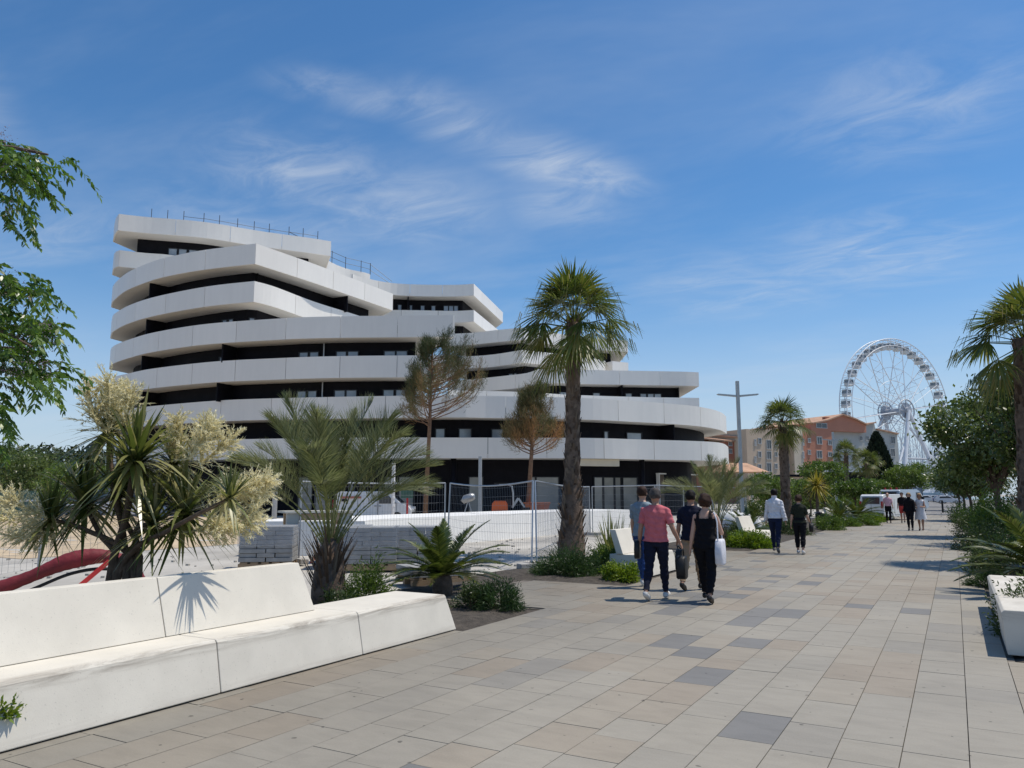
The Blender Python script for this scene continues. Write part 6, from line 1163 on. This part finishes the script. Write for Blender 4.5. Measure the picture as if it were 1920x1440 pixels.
    if hair == 'short': mask = hd_m & (((y < .045) & (z > .035)) | ((y < -.01) & (z > -.045)) | ((z > .07) & (y < .085))) & ~((np.abs(x) > .068) & (z < .03) & (y > -.03)); extract('hair', mask, .017*s, hairmat, None, .005*s)
    elif hair == 'bald': mask = hd_m & (y < -.0) & (z > -.05) & (z < .05); extract('hair', mask, .006*s, hairmat)
    else:
        mask = hd_m & (((y < .05) & (z > -.0)) | ((y < .02) & (z > -.13)) | ((z > .06) & (y < .09))); extract('hair', mask, .026*s, hairmat, None, .008*s)
        if hair == 'curly':
            q = MB()
            for _ in range(70):
                a = random.uniform(0, 6.28); e_ = random.uniform(-.7, 1.4); d = Vector((math.cos(a)*math.cos(e_), -abs(math.sin(a)*math.cos(e_))+.25*math.cos(e_), math.sin(e_))); q.ell(hd((d.x*.092, d.y*.105-.01, d.z*.115-.01)), (random.uniform(.018, .03)*s,)*3, 7, 5)
            q.build('curls', hairmat, body, smooth=True, world=False, kind='stuff')
    if face:
        for sx in (-1, 1): q = MB(); q.ell(hd((sx*.032, .090, .004)), (.012*s, .008*s, .008*s), 8, 6); q.build('eye', H_DARK, body, world=False)
    Mw = Matrix.Translation(loc)@Matrix.Rotation(rz, 4, 'Z'); return root, body, [Mw@h for h in hands], Mw, s, pz
def long_pants(top=.2): return [('torso', -1, top), ('thigh', -1, 2), ('shin', -1, .97)]
def tshirt(bot=.12, sl=.66): return [('torso', bot, 1.0), ('uarm', -1, sl)]
c_pink = cloth('pink_polo', (.55, .145, .165)); c_navy = cloth('navy_cotton', (.010, .012, .028)); c_jean = cloth('blue_denim', (.022, .055, .17)); c_black = cloth('black_cotton', (.006, .006, .009)); c_khaki = cloth('khaki_cotton', (.33, .235, .15)); c_grey = cloth('greyblue_cotton', (.20, .25, .29)); c_white = cloth('white_cotton', (.66, .66, .70)); c_green = cloth('dark_green_cotton', (.020, .024, .016)); c_dj = cloth('dark_denim', (.010, .016, .045)); c_red = cloth('red_cotton', (.48, .06, .055)); c_lpink = cloth('pale_pink_cotton', (.62, .36, .40))
sh_w = mat('white_shoe', (.6, .59, .57), .6, .1, 9); sh_b = mat('black_shoe', (.012, .011, .011), .5, .2, 9); sh_br = mat('brown_shoe', (.10, .05, .03), .55, .2, 9); sh_g = mat('grey_shoe', (.16, .15, .14), .6, .2, 9)
WALK = [(18, 6, 8), (-14, 12, -24)]; WALK2 = [(-16, 16, -28), (15, 5, 6)]; STEP = [(9, 3, 4), (-9, 10, -14)]
P1 = person('person in a pink polo shirt and dark trousers walking away with a black bag', at_z(1233, 1125), 1.73, .06, WALK2, [(-6, 12, 18, 2), (-4, 20, 22, -2)], SKIN2, [('trousers', c_navy, .011, long_pants()), ('polo_shirt', c_pink, .018, tshirt(.0, .72), .06, .022)], 'short', H_GREY, 1.10, 1.04, .025, shoes=sh_w)
P2 = person('person in a grey-blue shirt and bright jeans, half hidden by the pink polo', at_z(1208, 1102), 1.76, .05, WALK, [(10, 8, 20, 0), (-8, 8, 12, 0)], SKIN, [('jeans', c_jean, .011, long_pants()), ('shirt', c_grey, .016, tshirt(-.04, .72), .04, .02)], 'short', H_BROWN, 1.0, shoes=sh_w)
P3 = person('person in a navy shirt and khaki trousers carrying a black case', at_z(1300, 1107), 1.70, -.02, WALK2, [(-8, 10, 16, 0), (6, 16, 34, 4)], SKIN2, [('trousers', c_khaki, .011, long_pants()), ('shirt', c_navy, .018, tshirt(-.06, .8), .04, .02)], 'short', H_DARK, 1.04, shoes=sh_b)
P4 = person('person in black vest and trousers with a white tote bag on the shoulder', at_z(1328, 1130), 1.62, .03, WALK, [(-8, 10, 8, 0), (16, 16, 70, 30)], SKIN, [('trousers', c_black, .020, long_pants(.3)), ('vest', c_black, .016, [('torso', -.05, .78), ('strap', 0, 1)], .1, .02)], 'curly', H_BROWN, .98, 1.12, .02, shoes=sh_b)
P5 = person('person in a white long-sleeved shirt and blue jeans walking away', at_z(1456, 1037), 1.77, .05, WALK, [(6, 10, 16, 2), (-10, 12, 18, 2)], SKIN2, [('jeans', c_dj, .011, long_pants()), ('shirt', c_white, .018, [('torso', .06, 2), ('uarm', -1, 2), ('farm', -1, .96), ('neck', -1, .2)], .2, .02)], 'short', H_DARK, 1.04, headyaw=.35, shoes=sh_g)
P6 = person('person in a dark green top and black trousers with a black shoulder bag', at_z(1502, 1039), 1.60, .02, STEP, [(-4, 10, 14, 0), (8, 14, 40, 6)], SKIN, [('trousers', c_black, .020, [('torso', -1, .3), ('thigh', -1, 2), ('shin', -1, .8)]), ('top', c_green, .018, tshirt(.02, .8), .1, .02)], 'long', H_BROWN, .94, 1.08, shoes=sh_w)
P7 = person('person in a pale pink shirt and black trousers walking towards us', at_z(1667, 981), 1.72, math.pi+.1, STEP, [(6, 9, 14, 0), (-8, 9, 14, 0)], SKIN, [('trousers', c_black, .011, long_pants()), ('shirt', c_lpink, .018, tshirt(.12, .75), .16, .015)], 'bald', H_GREY, 1.05, 1.0, .03, shoes=sh_b, voxel=.016, face=True)
P8 = person('person in a black top and red shorts among the group of four', at_z(1694, 981), 1.73, math.pi, WALK, [(8, 8, 16, 0), (-6, 8, 12, 0)], SKIN2, [('shorts', c_red, .022, [('torso', -1, .25), ('thigh', -1, .85)]), ('shirt', c_black, .018, tshirt(.12, .8), .16, .02)], 'short', H_DARK, 1.05, shoes=sh_b, voxel=.016, face=True)
P9 = person('person in an all-black outfit and fair hair among the group of four', at_z(1708, 995), 1.69, math.pi-.05, STEP, [(5, 8, 12, 0), (-5, 8, 12, 0)], SKIN, [('trousers', c_black, .012, long_pants()), ('jacket', c_black, .020, [('torso', .0, 2), ('uarm', -1, 2), ('farm', -1, .95)], .1, .02)], 'long', H_BLOND, .98, 1.04, shoes=sh_b, voxel=.016, face=True)
P10 = person('person in a white sleeveless dress at the right of the group of four', at_z(1728, 995), 1.66, math.pi-.1, STEP, [(14, 10, 78, 34), (14, 10, 70, 34)], SKIN2, [('dress_top', c_white, .018, [('torso', .1, .95)])], 'long', H_BLOND, .98, 1.06, shoes=sh_br, voxel=.016, face=True)
# dress skirt
root, body, hands, Mw, s, pz = P10; q = MB(); n = 28; vs = []
for i, (z, r_) in enumerate(((.20, .155), (.08, .19), (-.08, .225), (-.24, .25), (-.40, .27))):
    for j in range(n): a = 2*math.pi*j/n; k = r_*(1+.04*i*math.sin(a*7+i)*.5); vs.append((math.cos(a)*k*s, math.sin(a)*k*.82*s, pz+z*s+.006*math.sin(a*7)*i))
q.add(vs, [(i*n+j, i*n+(j+1) % n, (i+1)*n+(j+1) % n, (i+1)*n+j) for i in range(4) for j in range(n)]); q.build('skirt', c_white, body, smooth=True, world=False)
# bags (held things stand on their own)
m_bag = mat('black_leather', (.008, .008, .009), .5, .2, 12, .2, 60)
def bag(name, label, top, size, m, rz, strap=None, cat='bag'):
    top = Vector(top); t = thing(name, label, cat, top-Vector((0, 0, size[2]))); q = MB(); x, y, z = size; ux, uy = Vector((math.cos(rz), math.sin(rz), 0)), Vector((-math.sin(rz), math.cos(rz), 0)); rows = []
    for k, (zz_, sx_, sy_) in enumerate(((0, .85, .7), (.08, 1, 1), (.5, 1.03, 1.08), (.9, .95, .9), (1, .9, .5))):
        for a in range(16): c_, s_ = math.cos(a*math.pi/8), math.sin(a*math.pi/8); rows.append(top-Vector((0, 0, z*(1-zz_)))+ux*(x/2*sx_*math.copysign(abs(c_)**.35, c_))+uy*(y/2*sy_*math.copysign(abs(s_)**.35, s_)))
    q.add(rows, [(i*16+j, i*16+(j+1) % 16, (i+1)*16+(j+1) % 16, (i+1)*16+j) for i in range(4) for j in range(16)]+[tuple(range(15, -1, -1)), tuple(64+j for j in range(16))]); q.build('bag_body', m, t, smooth=True)
    if strap: MB().tube(spline(strap, 14), .011, 6).build('strap', m, t)
    return t
h = P1[2][0]; bag('document_case', 'flat black document case held in the left hand of the pink polo wearer', h+Vector((-.03, .02, .16)), (.09, .34, .30), m_bag, .25, cat='case')
h = P1[2][1]; pp = at_z(1252, 1120); bag('shoulder_bag', 'black shoulder bag hanging at the right hip of the pink polo wearer', h+Vector((-.04, .06, -.12)), (.15, .30, .36), m_bag, .1, [h+Vector((-.04, -.05, -.14)), h+Vector((0, .0, .0)), h+Vector((-.04, .17, -.14))])
h = P3[2][0]; bag('laptop_case', 'black case hanging from the hand of the navy shirt wearer', h+Vector((.06, 0, -.06)), (.14, .36, .36), m_bag, .1, [h+Vector((.06, -.1, -.08)), h+Vector((.01, 0, .01)), h+Vector((.06, .1, -.08))], 'case')
Mw, s, pz = P4[3], P4[4], P4[5]; sh = Mw@Vector((.15*s, 0, pz+.56*s)); tb_ = Mw@Vector((.24*s, -.02, pz+.12*s)); bag('tote_bag', 'white cloth tote bag on the right shoulder of the black vest wearer', tb_, (.12, .33, .40), c_white, .05, [tb_+Vector((.0, -.13, -.02)), Mw@Vector((.215*s, -.09, pz+.42*s)), sh+Vector((.0, -.03, .005)), Mw@Vector((.215*s, .09, pz+.42*s)), tb_+Vector((0, .13, -.02))])
h = P6[2][1]; bag('handbag', 'small black handbag at the right hip of the dark green top wearer', h+Vector((.02, .0, .02)), (.12, .28, .24), m_bag, .1, [h+Vector((.0, -.1, 0)), h+Vector((-.02, 0, .3)), h+Vector((0, .1, 0))])
